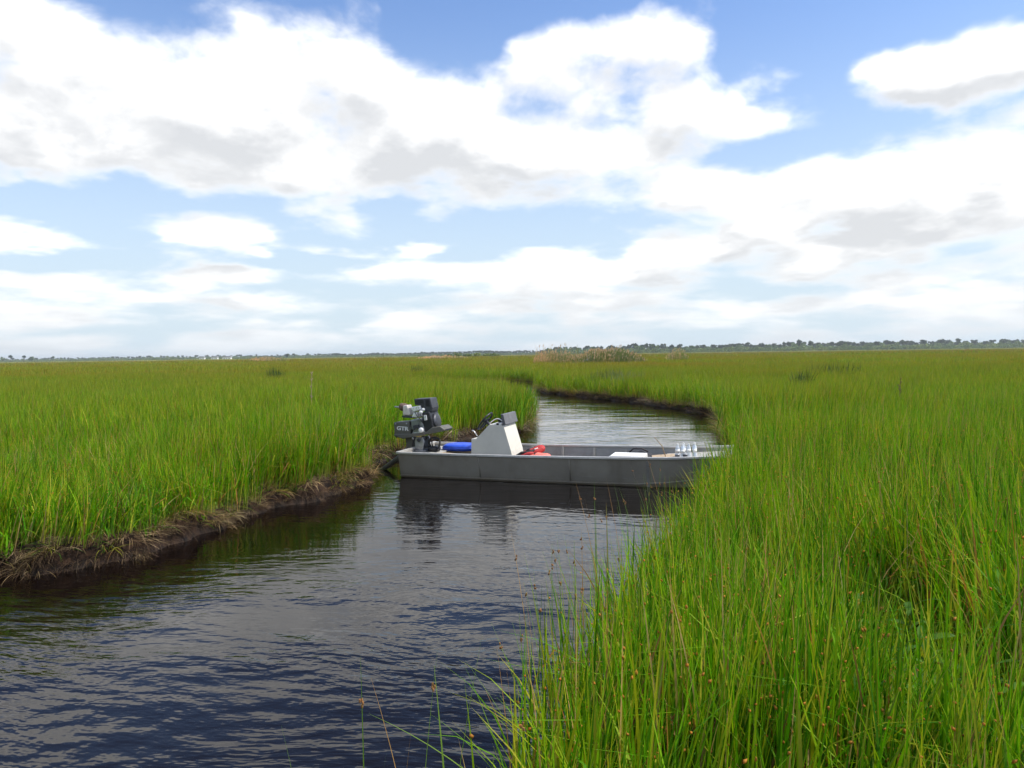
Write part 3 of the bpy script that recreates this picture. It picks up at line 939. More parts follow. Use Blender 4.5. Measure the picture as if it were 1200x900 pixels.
def sedge_tuft(loc, specs, label, seed):
    """specs: blades (azimuth, inclination, bend, length, width, brown?, seed head?)"""
    r = random.Random(seed)
    root = tag(empty('sedge_tuft', loc), label, 'grass tuft', None)
    for (ofs, a_, inc, bd, L_, wd, br, hd) in specs:
        pts = curve_pts((ofs, r.uniform(-0.03, 0.03), -0.03), a_, inc, bd, L_)
        fa = a_ + math.pi / 2
        me = blade_mesh('blade', pts, wd, Vector((math.cos(fa), math.sin(fa), 0)) if abs(math.sin(a_)) < 0.95 else Vector((1, 0, 0)))
        o = link_mesh('blade', me, root, [M['blade_brown'] if br else M['blade']])
        if hd:
            mb = MB()
            for j in range(4):
                q = pts[-2] + Vector((r.uniform(-0.006, 0.006), r.uniform(-0.006, 0.006), r.uniform(-0.012, 0.012)))
                mb.pillow(q, (0.007, 0.007, 0.012), n=4)
            mb.build('seed_head', M['seed'], root)
    return root


# the few blades standing against the water in the foreground
sedge_tuft((-0.47, 2.02, gz(-0.47, 2.02)), [(-0.04, 3.3, 0.10, 0.1, 0.91, 0.008, 0, 0), (0.03, 1.0, 0.03, -0.05, 1.06, 0.008, 0, 1), (0.10, 0.4, 0.05, 0.1, 0.87, 0.008, 1, 0),
                                            (-0.01, 0.2, 0.1, 0.1, 0.79, 0.008, 0, 0)], 'sparse tuft of upright sedge blades leftmost against the water at bottom', 1)
sedge_tuft((-0.24, 2.08, gz(-0.24, 2.08)), [(0.0, 0.3, 0.12, 0.1, 0.92, 0.008, 0, 0), (0.03, 0.0, 0.2, 0.2, 0.95, 0.008, 0, 0), (-0.02, 3.0, 0.10, 0.2, 0.83, 0.008, 1, 0), (-0.06, 0.4, 0.05, 0.1, 0.89, 0.008, 0, 1),
                                            (0.05, 2.0, 0.1, 0.2, 0.79, 0.008, 0, 0), (0.08, 0.2, 0.2, 0.2, 0.77, 0.008, 1, 1)], 'sparse tuft of short sedge blades with orange tips at bottom', 2)
sedge_tuft((0.02, 2.85, gz(0.02, 2.85)), [(0.0, 2.95, 0.85, 0.42, 0.74, 0.008, 0, 0), (0.02, 2.9, 0.6, 0.5, 0.55, 0.007, 0, 0), (-0.02, 2.6, 0.3, 0.25, 0.62, 0.006, 0, 0), (0.03, 1.8, 0.15, 0.1, 0.78, 0.006, 0, 1), (0.0, 2.4, 0.2, 0.5, 0.5, 0.006, 1, 0),
                                          (0.05, 1.2, 0.08, 0.1, 0.9, 0.006, 0, 1), (0.02, 0.5, 0.15, 0.1, 0.8, 0.006, 0, 0)], 'tuft with one long blade leaning left far out over the blue water', 3)
sedge_tuft((0.16, 3.1, gz(0.16, 3.1)), [(0.0, 2.8, 0.25, 0.2, 0.85, 0.006, 0, 1), (0.02, 2.6, 0.1, 0.15, 1.0, 0.006, 0, 0), (0.05, 1.0, 0.06, 0.1, 1.05, 0.006, 0, 1), (0.0, 3.0, 0.45, 0.2, 0.75, 0.007, 0, 0), (0.06, 0.2, 0.05, 0.05, 1.1, 0.005, 1, 1),
                                        (-0.03, 2.2, 0.18, 0.3, 0.8, 0.007, 0, 0)], 'tuft of upright rushes at the tip of the right bank against rippled water', 4)
for i, (px, D) in enumerate([(668, 3.65), (700, 4.2), (728, 4.9), (760, 5.6), (790, 6.4)]):
    r = random.Random(60 + i); xx = (px - 600) / FPX * D - 0.05
    specs = [(r.uniform(-0.15, 0.15), r.choice([2.9, 2.5, 0.3, 1.5]), r.uniform(0.03, 0.22), r.uniform(-0.05, 0.3), r.uniform(0.75, 1.05), 0.006, r.random() < 0.3, r.random() < 0.6) for _ in range(9)]
    sedge_tuft((xx, D, max(0.05, gz(xx, D))), specs, ['loose rush tuft on the right bank edge, nearest the camera of those toward the bow', 'loose rush tuft on the right bank edge, second toward the bow',
               'loose rush tuft with brown blades midway along the right bank edge', 'loose rush tuft on the right bank edge, second from the bow', 'loose rush tuft right below the boat bow'][i], 60 + i)


def tussock(name, loc, rad, h, n, wd, pal, label, cat, seed, tilt=0.16, bend=0.4, p=None, headcol=None, heads=0.0, material=None):
    me = clump_mesh(name, seed, n, rad, h, wd, 4, tilt, bend, pal=pal, base_dead=0.4, heads=heads, headcol=headcol or (0.3, 0.13, 0.03))
    o = link_mesh(name, me, p, [material or M['straw']]); o.location = loc
    if not p: tag(o, label, cat)
    return o


DARK = [(0.035, 0.075, 0.02), (0.05, 0.10, 0.02), (0.03, 0.06, 0.02)]
GREYG = [(0.10, 0.15, 0.07), (0.13, 0.17, 0.09), (0.08, 0.13, 0.05)]
for (px, D, rad, h, pal, lab) in [(978, 33, 1.1, 1.35, DARK, 'dark green rush clump standing above the grass on the right plain'),
                                  (712, 34, 0.9, 1.15, GREYG, 'grey green bushy clump on the far right bank of the bend'),
                                  (735, 31.5, 0.7, 1.0, GREYG, 'smaller grey green clump right of the other one at the creek bend'),
                                  (323, 42, 0.45, 1.35, DARK, 'small dark rush clump alone in the left grass plain'),
                                  (491, 48, 0.55, 1.25, DARK, 'dark rush clump behind the left bank above the motor'),
                                  (941, 24, 0.3, 1.2, DARK, 'slim dark rush clump left of the bigger one on the right plain')]:
    tussock('rush_clump', P(px, D), rad, h, 240, 0.03, pal, lab, 'plant', int(px))
# a band of pale dead stems standing at the left bank
for (px, D, lab) in [(358, 11.3, 'pale dead grass clump standing on the left bank, nearest the boat'), (338, 10.9, 'pale dead grass clump on the left bank just left of the other')]:
    tussock('dead_grass_clump', P(px, D), 0.22, 0.85, 60, 0.007, STRAW, lab, 'dead grass', int(px) + 3, 0.15, 0.2)
for (px, D, h, m_, lab) in [(1054, 15, 0.98, 'brown_stalk', 'dead brown dock stalk standing above the right grass'), (364, 17, 1.25, 'stick', 'pale dead stalk standing above the left grass')]:
    base = Vector(P(px, D))
    mb = MB(); mb.tube([base - Vector((0, 0, 0.05)), base + Vector((0.01, 0, h * 0.6)), base + Vector((0.03, 0, h))], [0.008, 0.007, 0.004], 6)
    r = random.Random(int(px))
    for k in range(12):
        t = r.uniform(0.45, 1.0)
        p0 = base + Vector((0.02 * t, 0, h * t)); a = r.uniform(0, 6.28)
        mb.tube([p0, p0 + Vector((math.cos(a) * 0.035, math.sin(a) * 0.035, 0.05))], [0.006, 0.010], 5)
    o = mb.build('dead_stalk', M[m_]); tag(o, lab, 'plant')

# reed stands with plumes
REEDG = [(0.16, 0.20, 0.07), (0.20, 0.23, 0.09), (0.27, 0.25, 0.13), (0.13, 0.17, 0.06)]
REEDT = [(0.46, 0.34, 0.22), (0.40, 0.29, 0.19), (0.52, 0.40, 0.28)]


def reed_stand(loc, wx, wy, h, n, tan_left, label, seed, wd=0.04, tall=0):
    r = random.Random(seed); root = tag(empty('reed_stand', loc), label, 'reeds')
    V, F, L_, C = [], [], [], []; V2, F2, L2, C2 = [], [], [], []
    for i in range(n):
        a = r.uniform(0, 6.283); q = math.sqrt(r.random())
        x0, y0 = wx * q * math.cos(a), wy * q * math.sin(a)
        edge = 1 - 0.5 * q ** 5
        u = (x0 / wx + 1) / 2
        hh = h * edge * r.uniform(0.72, 1.0) * (0.8 + 0.3 * mnoise.noise(Vector((x0 * 0.5, seed, 0))) + 0.12)
        if r.random() < tall: hh = h * r.uniform(1.05, 1.3)
        tanp = max(0.12, tan_left * (1 - u * 1.1))
        col = r.choice(REEDT if r.random() < tanp else REEDG)
        lx, ly = r.gauss(0, 0.1) * hh, r.gauss(0, 0.1) * hh
        b = len(V); k = wd * r.uniform(0.6, 1.2)
        V += [(x0 - k, y0, -0.05), (x0 + k, y0, -0.05), (x0 - k * 0.7 + lx * 0.4, y0 + ly * 0.4, hh * 0.55), (x0 + k * 0.7 + lx * 0.4, y0 + ly * 0.4, hh * 0.55), (x0 + lx, y0 + ly, hh)]
        C += [(*col, 1)] * 5; F += [b, b + 1, b + 3, b + 2, b + 2, b + 3, b + 4]; L_ += [4, 3]
        for s in range(2):   # side leaves
            t = r.uniform(0.35, 0.85); b = len(V); a2 = r.uniform(0, 6.28); ll = 0.35 * r.uniform(0.6, 1.3)
            p0 = (x0 + lx * t, y0 + ly * t, hh * t)
            V += [p0, (p0[0], p0[1], p0[2] + k * 1.4), (p0[0] + math.cos(a2) * ll, p0[1] + math.sin(a2) * ll, p0[2] + ll * 0.45)]
            C += [(*col, 1)] * 3; F += [b, b + 1, b + 2]; L_ += [3]
        if r.random() < (0.14 + 0.5 * min(1, tanp)):
            b = len(V2); pc = r.choice([(0.52, 0.36, 0.27), (0.46, 0.32, 0.23), (0.56, 0.42, 0.32)]); w_ = wd * 1.3
            x1, y1, ph = x0 + lx * 0.9, y0 + ly * 0.9, 0.32 * r.uniform(0.7, 1.2)
            V2 += [(x1, y1, hh - ph * 0.6), (x1 - w_, y1, hh - ph * 0.2), (x1 + w_, y1 + w_, hh - ph * 0.2), (x1 + w_ * 1.6, y1, hh + ph * 0.4)]
            C2 += [(*pc, 1)] * 4; F2 += [b, b + 1, b + 3, b, b + 2, b + 3, b, b + 1, b + 2]; L2 += [3, 3, 3]
    o = link_mesh('stems', mesh_from('stems', np.array(V), F, L_, np.array(C)), root, [M['reed']]); o['kind'] = 'stuff'
    o = link_mesh('plumes', mesh_from('plumes', np.array(V2), F2, L2, np.array(C2)), root, [M['reed']]); o['kind'] = 'stuff'
    return root


reed_stand((10.4, 80, 0.3), 4.0, 3.0, 2.3, 1500, 0.25, 'large stand of tall green reeds with pinkish plumes beyond the creek bend', 1)
reed_stand((5.2, 84, 0.3), 2.8, 2.5, 2.15, 700, 0.9, 'pinkish tan reed stand adjoining the left side of the large green reeds', 2, tall=0.03)
reed_stand((20.5, 92, 0.3), 1.3, 1.0, 2.35, 180, 0.7, 'small tan reed stand right of the large reeds near the tree line', 3)
reed_stand((-76, 232, 0.3), 6.6, 3.0, 2.2, 450, 1.2, 'low tan reed stand in front of the tree line on the left', 4, 0.1)
reed_stand((-22, 240, 0.3), 9.0, 3.0, 1.75, 500, 1.3, 'long low pale reed stand left of the light green bush', 5, 0.1)


# ------------------------------------------------------------------ trees
def crown_geo(V, F, L_, C, c, rx, ry, rz, n, leaf, pal, r, gaps=0.3):
    lobes = [(Vector((r.uniform(-.6, .6) * rx, r.uniform(-.6, .6) * ry, r.uniform(-.55, .6) * rz)), r.uniform(0.32, 0.6)) for _ in range(7)]
    for i in range(n):
        lc, lr = r.choice(lobes)
        d = Vector((r.gauss(0, 1), r.gauss(0, 1), r.gauss(0, 1))).normalized() * (r.random() ** 0.4) * lr
        p = Vector(c) + lc + Vector((d.x * rx, d.y * ry, d.z * rz))
        a = Vector((r.gauss(0, 1), r.gauss(0, 1), r.gauss(0, .6))).normalized(); b_ = a.cross(Vector((r.gauss(0, 1), r.gauss(0, 1), r.gauss(0, 1)))).normalized()
        s = leaf * r.uniform(0.6, 1.3); b = len(V)
        V += [tuple(p + a * s), tuple(p + b_ * s * .7), tuple(p - a * s), tuple(p - b_ * s * .7)]
        col = r.choice(pal); k = r.uniform(0.75, 1.25); C += [(*[x * k for x in col], 1)] * 4; F += [b, b + 1, b + 2, b + 3]; L_.append(4)


BROAD = [(0.06, 0.11, 0.035), (0.08, 0.14, 0.04), (0.12, 0.18, 0.055), (0.14, 0.19, 0.07)]
PINE = [(0.03, 0.055, 0.028), (0.04, 0.07, 0.03), (0.05, 0.08, 0.035)]
SCRUB = [(0.12, 0.17, 0.05), (0.16, 0.21, 0.07), (0.09, 0.14, 0.04)]


def tree_mesh(name, seed, H, pal, kind):
    r = random.Random(seed); V, F, L_, C = [], [], [], []
    def limb(p, q, r0, r1):
        p, q = Vector(p), Vector(q); b = len(V)
        t = (q - p).normalized(); a = t.orthogonal().normalized(); bb = t.cross(a)
        for (o, rr) in ((p, r0), (q, r1)):
            for k in range(4):
                an = k * math.pi / 2; V.append(tuple(o + (a * math.cos(an) + bb * math.sin(an)) * rr)); C.append((0.10, 0.08, 0.06, 1))
        for k in range(4):
            F.extend([b + k, b + (k + 1) % 4, b + 4 + (k + 1) % 4, b + 4 + k]); L_.append(4)
    if kind == 'pine':
        limb((0, 0, -0.3), (0.1, 0, H * 0.9), 0.22, 0.08)
        for k in range(5):
            a = r.uniform(0, 6.28); limb((0, 0, H * (0.5 + 0.08 * k)), (math.cos(a) * 1.2, math.sin(a) * 1.2, H * (0.58 + 0.08 * k)), 0.07, 0.03)
        crown_geo(V, F, L_, C, (0.1, 0, H * 0.78), H * 0.26, H * 0.26, H * 0.22, 150, 0.8, pal, r)
    elif kind == 'scrub':
        limb((0, 0, -0.2), (0, 0, H * 0.5), 0.08, 0.04)
        crown_geo(V, F, L_, C, (0, 0, H * 0.45), H * 0.85, H * 0.7, H * 0.55, 120, 0.62, pal, r)
    else:
        limb((0, 0, -0.3), (0, 0, H * 0.6), 0.24, 0.12)
        for k in range(4):
            a = r.uniform(0, 6.28); limb((0, 0, H * 0.4), (math.cos(a) * H * 0.2, math.sin(a) * H * 0.2, H * 0.7), 0.1, 0.04)
        crown_geo(V, F, L_, C, (0, 0, H * 0.55), H * 0.40, H * 0.36, H * 0.46, 190, 0.95, pal, r)
    return mesh_from(name, np.array(V), F, L_, np.array(C))


def wood(name, protos, rows, label):
    pts, sc, ix = [], [], []
    for (p0, p1, Dn, depth, spacing, s0, s1, kinds) in rows:
        a0, a1 = math.atan((p0 - 600) / FPX), math.atan((p1 - 600) / FPX)
        n = int((a1 - a0) * Dn / spacing)
        for i in range(n):
            t = (i + random.random()) / n
            a = a0 + (a1 - a0) * t; D_ = (Dn + random.uniform(0, depth)) / math.cos(a)
            pts.append((D_ * math.sin(a), D_ * math.cos(a), 0.3))
            k = (s0 + (s1 - s0) * t) * random.uniform(0.78, 1.1) * (0.85 + 0.3 * vnoise(np.array([a * 40]), np.array([0.0]), 1.0, 21)[0]); sc.append((k * random.uniform(.9, 1.2), k, k)); ix.append(random.choice(kinds))
    rot = np.zeros((len(pts), 3)); rot[:, 2] = RNG.uniform(0, 6.28, len(pts))
    return scatter(name, protos, pts, rot, sc, ix, M['foliage'], label, 'trees')


tp = [tree_mesh('broad_tree', 1, 8, BROAD, 'broad'), tree_mesh('broad_tree', 2, 8, BROAD, 'broad'), tree_mesh('pine_tree', 3, 9, PINE, 'pine'), tree_mesh('pine_tree', 4, 9, PINE, 'pine'),
      tree_mesh('scrub', 5, 3.5, SCRUB, 'scrub'), tree_mesh('scrub', 6, 3.5, SCRUB, 'scrub'), tree_mesh('scrub', 7, 3.5, BROAD, 'scrub')]
wood('right_wood', tp, [(630, 1700, 860, 25, 1.7, 1.15, 1.9, [4, 5, 6, 6]), (630, 1700, 900, 40, 4, 0.65, 0.95, [0, 1, 0, 6]), (640, 1700, 940, 40, 2.2, 2.0, 2.6, [4, 6, 6, 5]), (640, 1700, 980, 120, 3.0, 1.3, 1.7, [0, 1, 2, 3]),
                        (640, 1700, 1110, 50, 2.6, 2.5, 3.3, [6, 6, 4]), (640, 1700, 1120, 60, 4, 1.3, 1.8, [2, 3, 0])],
     'long green tree line along the horizon on the right')
wood('left_wood', tp, [(-500, 520, 1150, 40, 1.5, 0.8, 1.0, [4, 5, 6]), (-500, 640, 1500, 60, 1.6, 1.5, 1.6, [4, 6, 6]), (-500, 640, 1560, 140, 3.0, 1.05, 1.05, [0, 1, 2, 3]), (-500, 640, 1650, 80, 1.8, 2.0, 2.1, [6, 6, 4]), (390, 650, 1350, 60, 2.5, 1.3, 1.9, [6, 6]), (390, 650, 1370, 60, 3, 0.8, 1.1, [2, 3, 2])],
     'low hazy tree line along the horizon on the left')
wood('meadow_scrub', [tp[4], tp[5]], [(545, 590, 420, 20, 2.2, 0.85, 0.7, [0, 1]), (400, 535, 700, 25, 4, 0.55, 0.7, [0, 1])], 'pale green scrub thicket right of the light green bush before the woods')


def lone_tree(px, D, H, kind, pal, label, seed, name, leaf=0.4, n=240):
    r = random.Random(seed)
    root = tag(empty(name, at(px, D, 0.3)), label, 'bush' if kind == 'scrub' else 'tree')
    mb = MB(); top = H * (0.86 if kind == 'pine' else 0.55)
    mb.tube([(0, 0, -0.3), (0.06 * H * 0.2, 0, top * 0.5), (0, 0.02, top)], [H * 0.028, H * 0.02, H * 0.009], 7)
    for k in range(6):
        a = k * 2.4 + r.uniform(-.4, .4); z0 = top * (0.5 + 0.07 * k)
        mb.tube([(0, 0, z0), (math.cos(a) * H * .12, math.sin(a) * H * .12, z0 + H * .06), (math.cos(a) * H * .2, math.sin(a) * H * .2, z0 + H * .15)], [H * .01, H * .007, H * .003], 5)
    mb.build('trunk', M['bark'], root, True)
    V, F, L_, C = [], [], [], []
    if kind == 'pine': crown_geo(V, F, L_, C, (0, 0, H * .8), H * .27, H * .25, H * .18, n, leaf, pal, r)
    elif kind == 'scrub': crown_geo(V, F, L_, C, (0, 0, H * .52), H * .62, H * .5, H * .46, n, leaf, pal, r)
    else: crown_geo(V, F, L_, C, (0, 0, H * .62), H * .36, H * .34, H * .37, n, leaf, pal, r)
    link_mesh('crown', mesh_from('crown', np.array(V), F, L_, np.array(C)), root, [M['foliage']])
    return root


for i, (px, D, H, kind, pal, lab, nm) in enumerate([
    (4, 1140, 9.5, 'broad', BROAD, 'rounded hazy tree at the far left edge of the horizon', 'broad_tree'),
    (13, 1120, 11.8, 'pine', PINE, 'tallest umbrella-topped pine near the left edge of the horizon', 'pine_tree'),
    (29, 1120, 11.0, 'pine', PINE, 'second umbrella-topped pine from the left on the horizon', 'pine_tree'),
    (38, 1130, 9.5, 'broad', BROAD, 'round tree right beside the second pine at far left', 'broad_tree'),
    (63, 1120, 9.0, 'pine', PINE, 'lone slim pine rising from low scrub at far left', 'pine_tree'),
    (337, 1000, 7.2, 'broad', PINE, 'dark rounded tree on the horizon right of the low tan reeds', 'broad_tree'),
    (345, 1010, 7.2, 'pine', PINE, 'thin bare-stemmed pine beside the dark rounded tree on the horizon', 'pine_tree'),
    (537, 300, 2.9, 'scrub', SCRUB, 'light green bush standing before the dark woods at centre', 'bush'),
    (527, 310, 2.3, 'scrub', BROAD, 'smaller bush left of the light green bush at centre', 'bush'),
    (764, 950, 12.2, 'broad', BROAD, 'tallest rounded tree above the tree line right of the large reeds', 'broad_tree'),
    (752, 950, 11, 'broad', BROAD, 'rounded tree just right of the large reeds on the tree line', 'broad_tree'),
    (788, 950, 12, 'pine', PINE, 'slim dark pine poking above the tree line left of the small reeds', 'pine_tree')]):
    lone_tree(px, D, H, kind, pal, lab, 900 + i, nm, 0.9 if D > 500 else 0.3, 240)


def house(px, D, wx, label):
    root = tag(empty('house', at(px, D, 0.3), 0.12), label, 'house', None)
    MB().box((0, 0, 1.6), (wx, 7, 3.2)).build('wall', M['wall'], root)
    MB().prism([(-wx / 2 - .4, 3.2), (wx / 2 + .4, 3.2), (wx / 2 - .6, 5.4), (-wx / 2 + .6, 5.4)], -3.9, 3.9).build('roof', M['roof'], root)
    for k in (-0.3, 0.3): MB().box((k * wx, -3.52, 1.7), (1.4, 0.08, 1.3)).build('window', M['window'], root)
    MB().box((0, -3.52, 1.05), (1.1, 0.08, 2.1)).build('door', M['window'], root)
    return root


house(238, 1120, 7, 'leftmost and smallest of three tiny white houses below the left tree line')
house(252.5, 1120, 9, 'middle one of three tiny white houses below the left tree line')
house(267, 1115, 12, 'rightmost and longest of three tiny white houses below the left tree line')

# ------------------------------------------------------------------ the boat
boat = empty('work_boat', BOAT_O, 0, (0, 0, BOW_A))
tag(boat, 'grey flat-bottomed aluminium work boat moored across the creek', 'boat')
# stations: x, half width at bottom, half width at gunwale, bottom z, gunwale z
ST = [(0.0, 0.57, 0.70, -0.10, 0.395), (0.9, 0.575, 0.705, -0.10, 0.395), (2.0, 0.575, 0.705, -0.10, 0.40), (3.0, 0.565, 0.695, -0.10, 0.41), (3.7, 0.545, 0.675, -0.095, 0.42),
      (4.15, 0.525, 0.655, -0.06, 0.43), (4.5, 0.50, 0.63, 0.02, 0.445), (4.8, 0.47, 0.605, 0.14, 0.46), (4.98, 0.45, 0.59, 0.26, 0.47)]


def hull_shell(t, inset=0.0, floor=0.0, flip=False):
    bm = bmesh.new(); rings = []
    for (x_, wb, wt, zb, zt) in ST:
        x2 = min(max(x_, inset), 4.98 - inset)
        pr = [(-wt + inset, zt), (-(wb * 0.55 + wt * 0.45) + inset, zb + (zt - zb) * 0.42), (-wb + inset, zb + 0.012 + floor), (-wb * 0.96 + inset, zb + floor), (wb * 0.96 - inset, zb + floor),
              (wb - inset, zb + 0.012 + floor), ((wb * 0.55 + wt * 0.45) - inset, zb + (zt - zb) * 0.42), (wt - inset, zt)]
        rings.append([bm.verts.new((x2, a, b)) for a, b in pr])
    for A, B in zip(rings, rings[1:]):
        for k in range(7):
            bm.faces.new((A[k], A[k + 1], B[k + 1], B[k]) if not flip else (B[k], B[k + 1], A[k + 1], A[k]))
    for rg, fl in ((rings[0], flip), (rings[-1], not flip)):
        bm.faces.new(rg if fl else rg[::-1])
    return bm


bm = hull_shell(0)
bmesh.ops.recalc_face_normals(bm, faces=bm.faces)
me = bpy.data.meshes.new('hull'); bm.to_mesh(me); bm.free(); link_mesh('hull', me, boat, [M['hull']])
bm = hull_shell(0, 0.02, 0.05, True)
me = bpy.data.meshes.new('inner_lining'); bm.to_mesh(me); bm.free(); link_mesh('inner_lining', me, boat, [M['inner']])
for s in (-1, 1):      # rolled gunwale rail
    mb = MB()
    for (a, b) in zip(ST, ST[1:]):
        pass
    prof = [(-0.012, -0.030), (0.032, -0.030), (0.032, 0.012), (-0.012, 0.012)]
    rings = [[mb.bm.verts.new((x_, s * (wt + dy_ - 0.008), zt + dz_)) for dy_, dz_ in [(-0.03, -0.022), (0.022, -0.022), (0.022, 0.010), (-0.03, 0.010)]] for (x_, wb, wt, zb, zt) in ST]
    for A, B in zip(rings, rings[1:]):
        for k in range(4): mb.bm.faces.new((A[k], A[(k + 1) % 4], B[(k + 1) % 4], B[k]))
    mb.bm.faces.new(rings[0][::-1]); mb.bm.faces.new(rings[-1])
    mb.build('gunwale', M['alu'], boat, bevel=0.004)
for s in (-1, 1):      # chine rail just above the water
    mb = MB(); rings = []
    for (x_, wb, wt, zb, zt) in ST[:-1]:
        zc = zb + 0.135 if zb < -0.05 else zb + 0.10
        f_ = (zc - zb) / (zt - zb)
        yc = wb + (wt - wb) * f_
        rings.append([mb.bm.verts.new((x_, s * (yc + a_), zc + b_)) for a_, b_ in ((-0.02, -0.012), (0.012, -0.012), (0.012, 0.004), (-0.02, 0.006))])
    for A, B in zip(rings, rings[1:]):
        for k in range(4): mb.bm.faces.new((A[k], A[(k + 1) % 4], B[(k + 1) % 4], B[k]))
    mb.bm.faces.new(rings[0][::-1]); mb.bm.faces.new(rings[-1])
    mb.build('chine_rail', M['hull'], boat)
    for xs_ in (1.35, 2.75):      # welded plate seams
        k_ = [st for st in ST if st[0] <= xs_][-1]
        MB().tube([(xs_, s * (k_[1] + 0.012 + (k_[2] - k_[1]) * 0.30), 0.05), (xs_, s * (k_[2] - 0.001), 0.36)], 0.006, 6).build('weld_seam', M['hull'], boat, True)
MB().box((0.0, 0, 0.394), (0.05, 1.43, 0.035)).build('transom_cap', M['alu'], boat, bevel=0.004)
MB().box((4.985, 0, 0.470), (0.045, 1.19, 0.034)).build('bow_cap', M['alu'], boat, bevel=0.004)
MB().box((0.25, 0, 0.325), (0.46, 1.33, 0.03)).build('rear_deck', M['deck'], boat, bevel=0.004)
MB().box((0.62, -0.30, 0.30), (0.42, 0.62, 0.025), (0, R(4), 0)).build('rear_bench', M['tan'], boat, bevel=0.003)
MB().prism([(4.0, 0.30), (4.9, 0.37), (4.9, 0.40), (4.0, 0.33)], -0.56, 0.56).build('front_deck', M['deck'], boat, bevel=0.003)
MB().box((2.3, 0, -0.03), (3.3, 1.06, 0.012)).build('floor', M['deck'], boat)
for k in range(7):
    x_ = 0.75 + k * 0.52
    for s in (-1, 1):
        MB().prism([(x_ - 0.018, -0.03), (x_ + 0.018, -0.03), (x_ + 0.018, 0.375), (x_ - 0.018, 0.375)], s * 0.542, s * 0.565, None).build('rib', M['inner'], boat)
# slanted ribs follow the flare: move top out
for o in [c for c in boat.children if c.name.startswith('rib')]:
    for v in o.data.vertices:
        if v.co.z > 0.2: v.co.y += math.copysign(0.10, v.co.y)

# console: slanted steering stand, its pieces are children
con = MB()
con.prism([(1.03, -0.03), (1.05, 0.58), (1.13, 0.585), (1.36, 0.815), (1.59, 0.80), (1.71, 0.40), (1.80, -0.03)], -0.22, 0.36)
console = con.build('console', M['console'], boat, bevel=0.006)
MB().prism([(1.585, 0.815), (1.632, 0.815), (1.592, 0.975), (1.548, 0.975)], -0.235, 0.375).build('windscreen', M['dark_panel'], console, bevel=0.004)
MB().box((1.50, 0.06, 0.855), (0.12, 0.22, 0.10), (0, R(-20), 0), bevel=0.01).build('instrument_pod', M['black'], console)
MB().box((1.475, -0.16, 0.815), (0.17, 0.10, 0.035), (0, R(-6), 0), bevel=0.008).build('switch_box', M['white'], console)
MB().box((1.49, -0.205, 0.82), (0.04, 0.03, 0.03), bevel=0.004).build('switch', M['black'], console)
wl = [(1.34 + 0.27 * t, -0.17 + 0.02 * math.sin(5 * t), 0.825 + 0.075 * math.sin(math.pi * t)) for t in [i / 10 for i in range(11)]]
MB().tube(wl, 0.008, 6).build('cable', M['white'], console, True)
MB().tube([(p[0] - 0.01, p[1] + 0.03, p[2] - 0.008 + 0.0) for p in wl[:7]], 0.007, 6).build('cable', M['red'], console, True)
MB().prism([(1.30, 0.75), (1.36, 0.79), (1.345, 0.80), (1.29, 0.765)], -0.20, 0.34).build('dash_panel', M['dark_panel'], console)
# steering wheel, tilted towards the stern
ctr = Vector((1.17, 0.10, 0.835)); ta = R(47)
e1 = Vector((0, 1, 0)); e2 = Vector((math.sin(ta), 0, math.cos(ta))).normalized(); e2 = Vector((math.cos(R(52)), 0, math.sin(R(52))))
nrm = e1.cross(e2)
rim = [ctr + (e1 * math.cos(a) + e2 * math.sin(a)) * 0.165 for a in [2 * math.pi * i / 28 for i in range(28)]]
wheel = MB().tube(rim, 0.015, 8, True)
wheel = wheel.build('steering_wheel', M['black'], console, True)
mb = MB()
for a in (R(-90), R(20), R(160)): mb.tube([ctr, ctr + (e1 * math.cos(a) + e2 * math.sin(a)) * 0.163], [0.016, 0.011], 6)
mb.pillow(ctr, (0.07, 0.07, 0.07), n=6)
mb.build('wheel_spokes', M['black'], console, True)
MB().tube([ctr, (1.30, 0.10, 0.745)], [0.022, 0.026], 10).build('steering_column', M['dkmetal'], console, True)
MB().tube([(1.13, -0.16, 0.62), (1.07, -0.16, 0.70), (1.04, -0.155, 0.705)], [0.008, 0.008, 0.012], 8).build('throttle_lever', M['bright'], console, True)

# ------------------------------------------------------------------ mud motor on the transom
motor = empty('mud_motor', BOAT_O + Matrix.Rotation(BOW_A, 3, 'Z') @ Vector((0.0, 0, 0.0)), 0, (0, 0, BOW_A))
tag(motor, 'olive and black air-cooled mud motor tilted on the boat stern', 'outboard motor')
# olive casing with lettering
MB().prism([(-0.34, 0.815), (-0.06, 0.835), (-0.03, 0.62), (-0.06, 0.585), (-0.32, 0.56)], -0.17, 0.12).build('belt_cover', M['olive'], motor, bevel=0.018, seg=3)
MB().prism([(-0.34, 0.60), (-0.16, 0.545), (0.02, 0.585), (0.30, 0.635), (0.55, 0.685), (0.575, 0.715), (0.50, 0.768), (0.36, 0.745), (0.24, 0.665), (-0.05, 0.635), (-0.32, 0.625)], -0.19, 0.17).build('engine_cradle', M['olive'], motor, bevel=0.012)
MB().prism([(-0.165, 0.56), (-0.03, 0.56), (-0.05, 0.36), (-0.14, 0.36)], -0.10, 0.08).build('drive_housing', M['olive'], motor, bevel=0.01)
MB().tube([(-0.06, 0, 0.44), (-0.35, 0, 0.20), (-0.62, 0, 0.02), (-0.80, 0, -0.06)], [0.05, 0.045, 0.04, 0.035], 10).build('drive_tube', M['olive'], motor, True)
mb = MB().lathe([(0.035, -0.05), (0.04, 0.0), (0.03, 0.06)], (-0.84, 0, -0.09), 10, (0, R(-70), 0))
for a in (0, 2.09, 4.19): mb.box((-0.85, 0.075 * math.cos(a), -0.09 + 0.075 * math.sin(a)), (0.012, 0.10, 0.055), (a, 0, R(20)), bevel=0.004)
mb.build('propeller', M['steel'], motor)
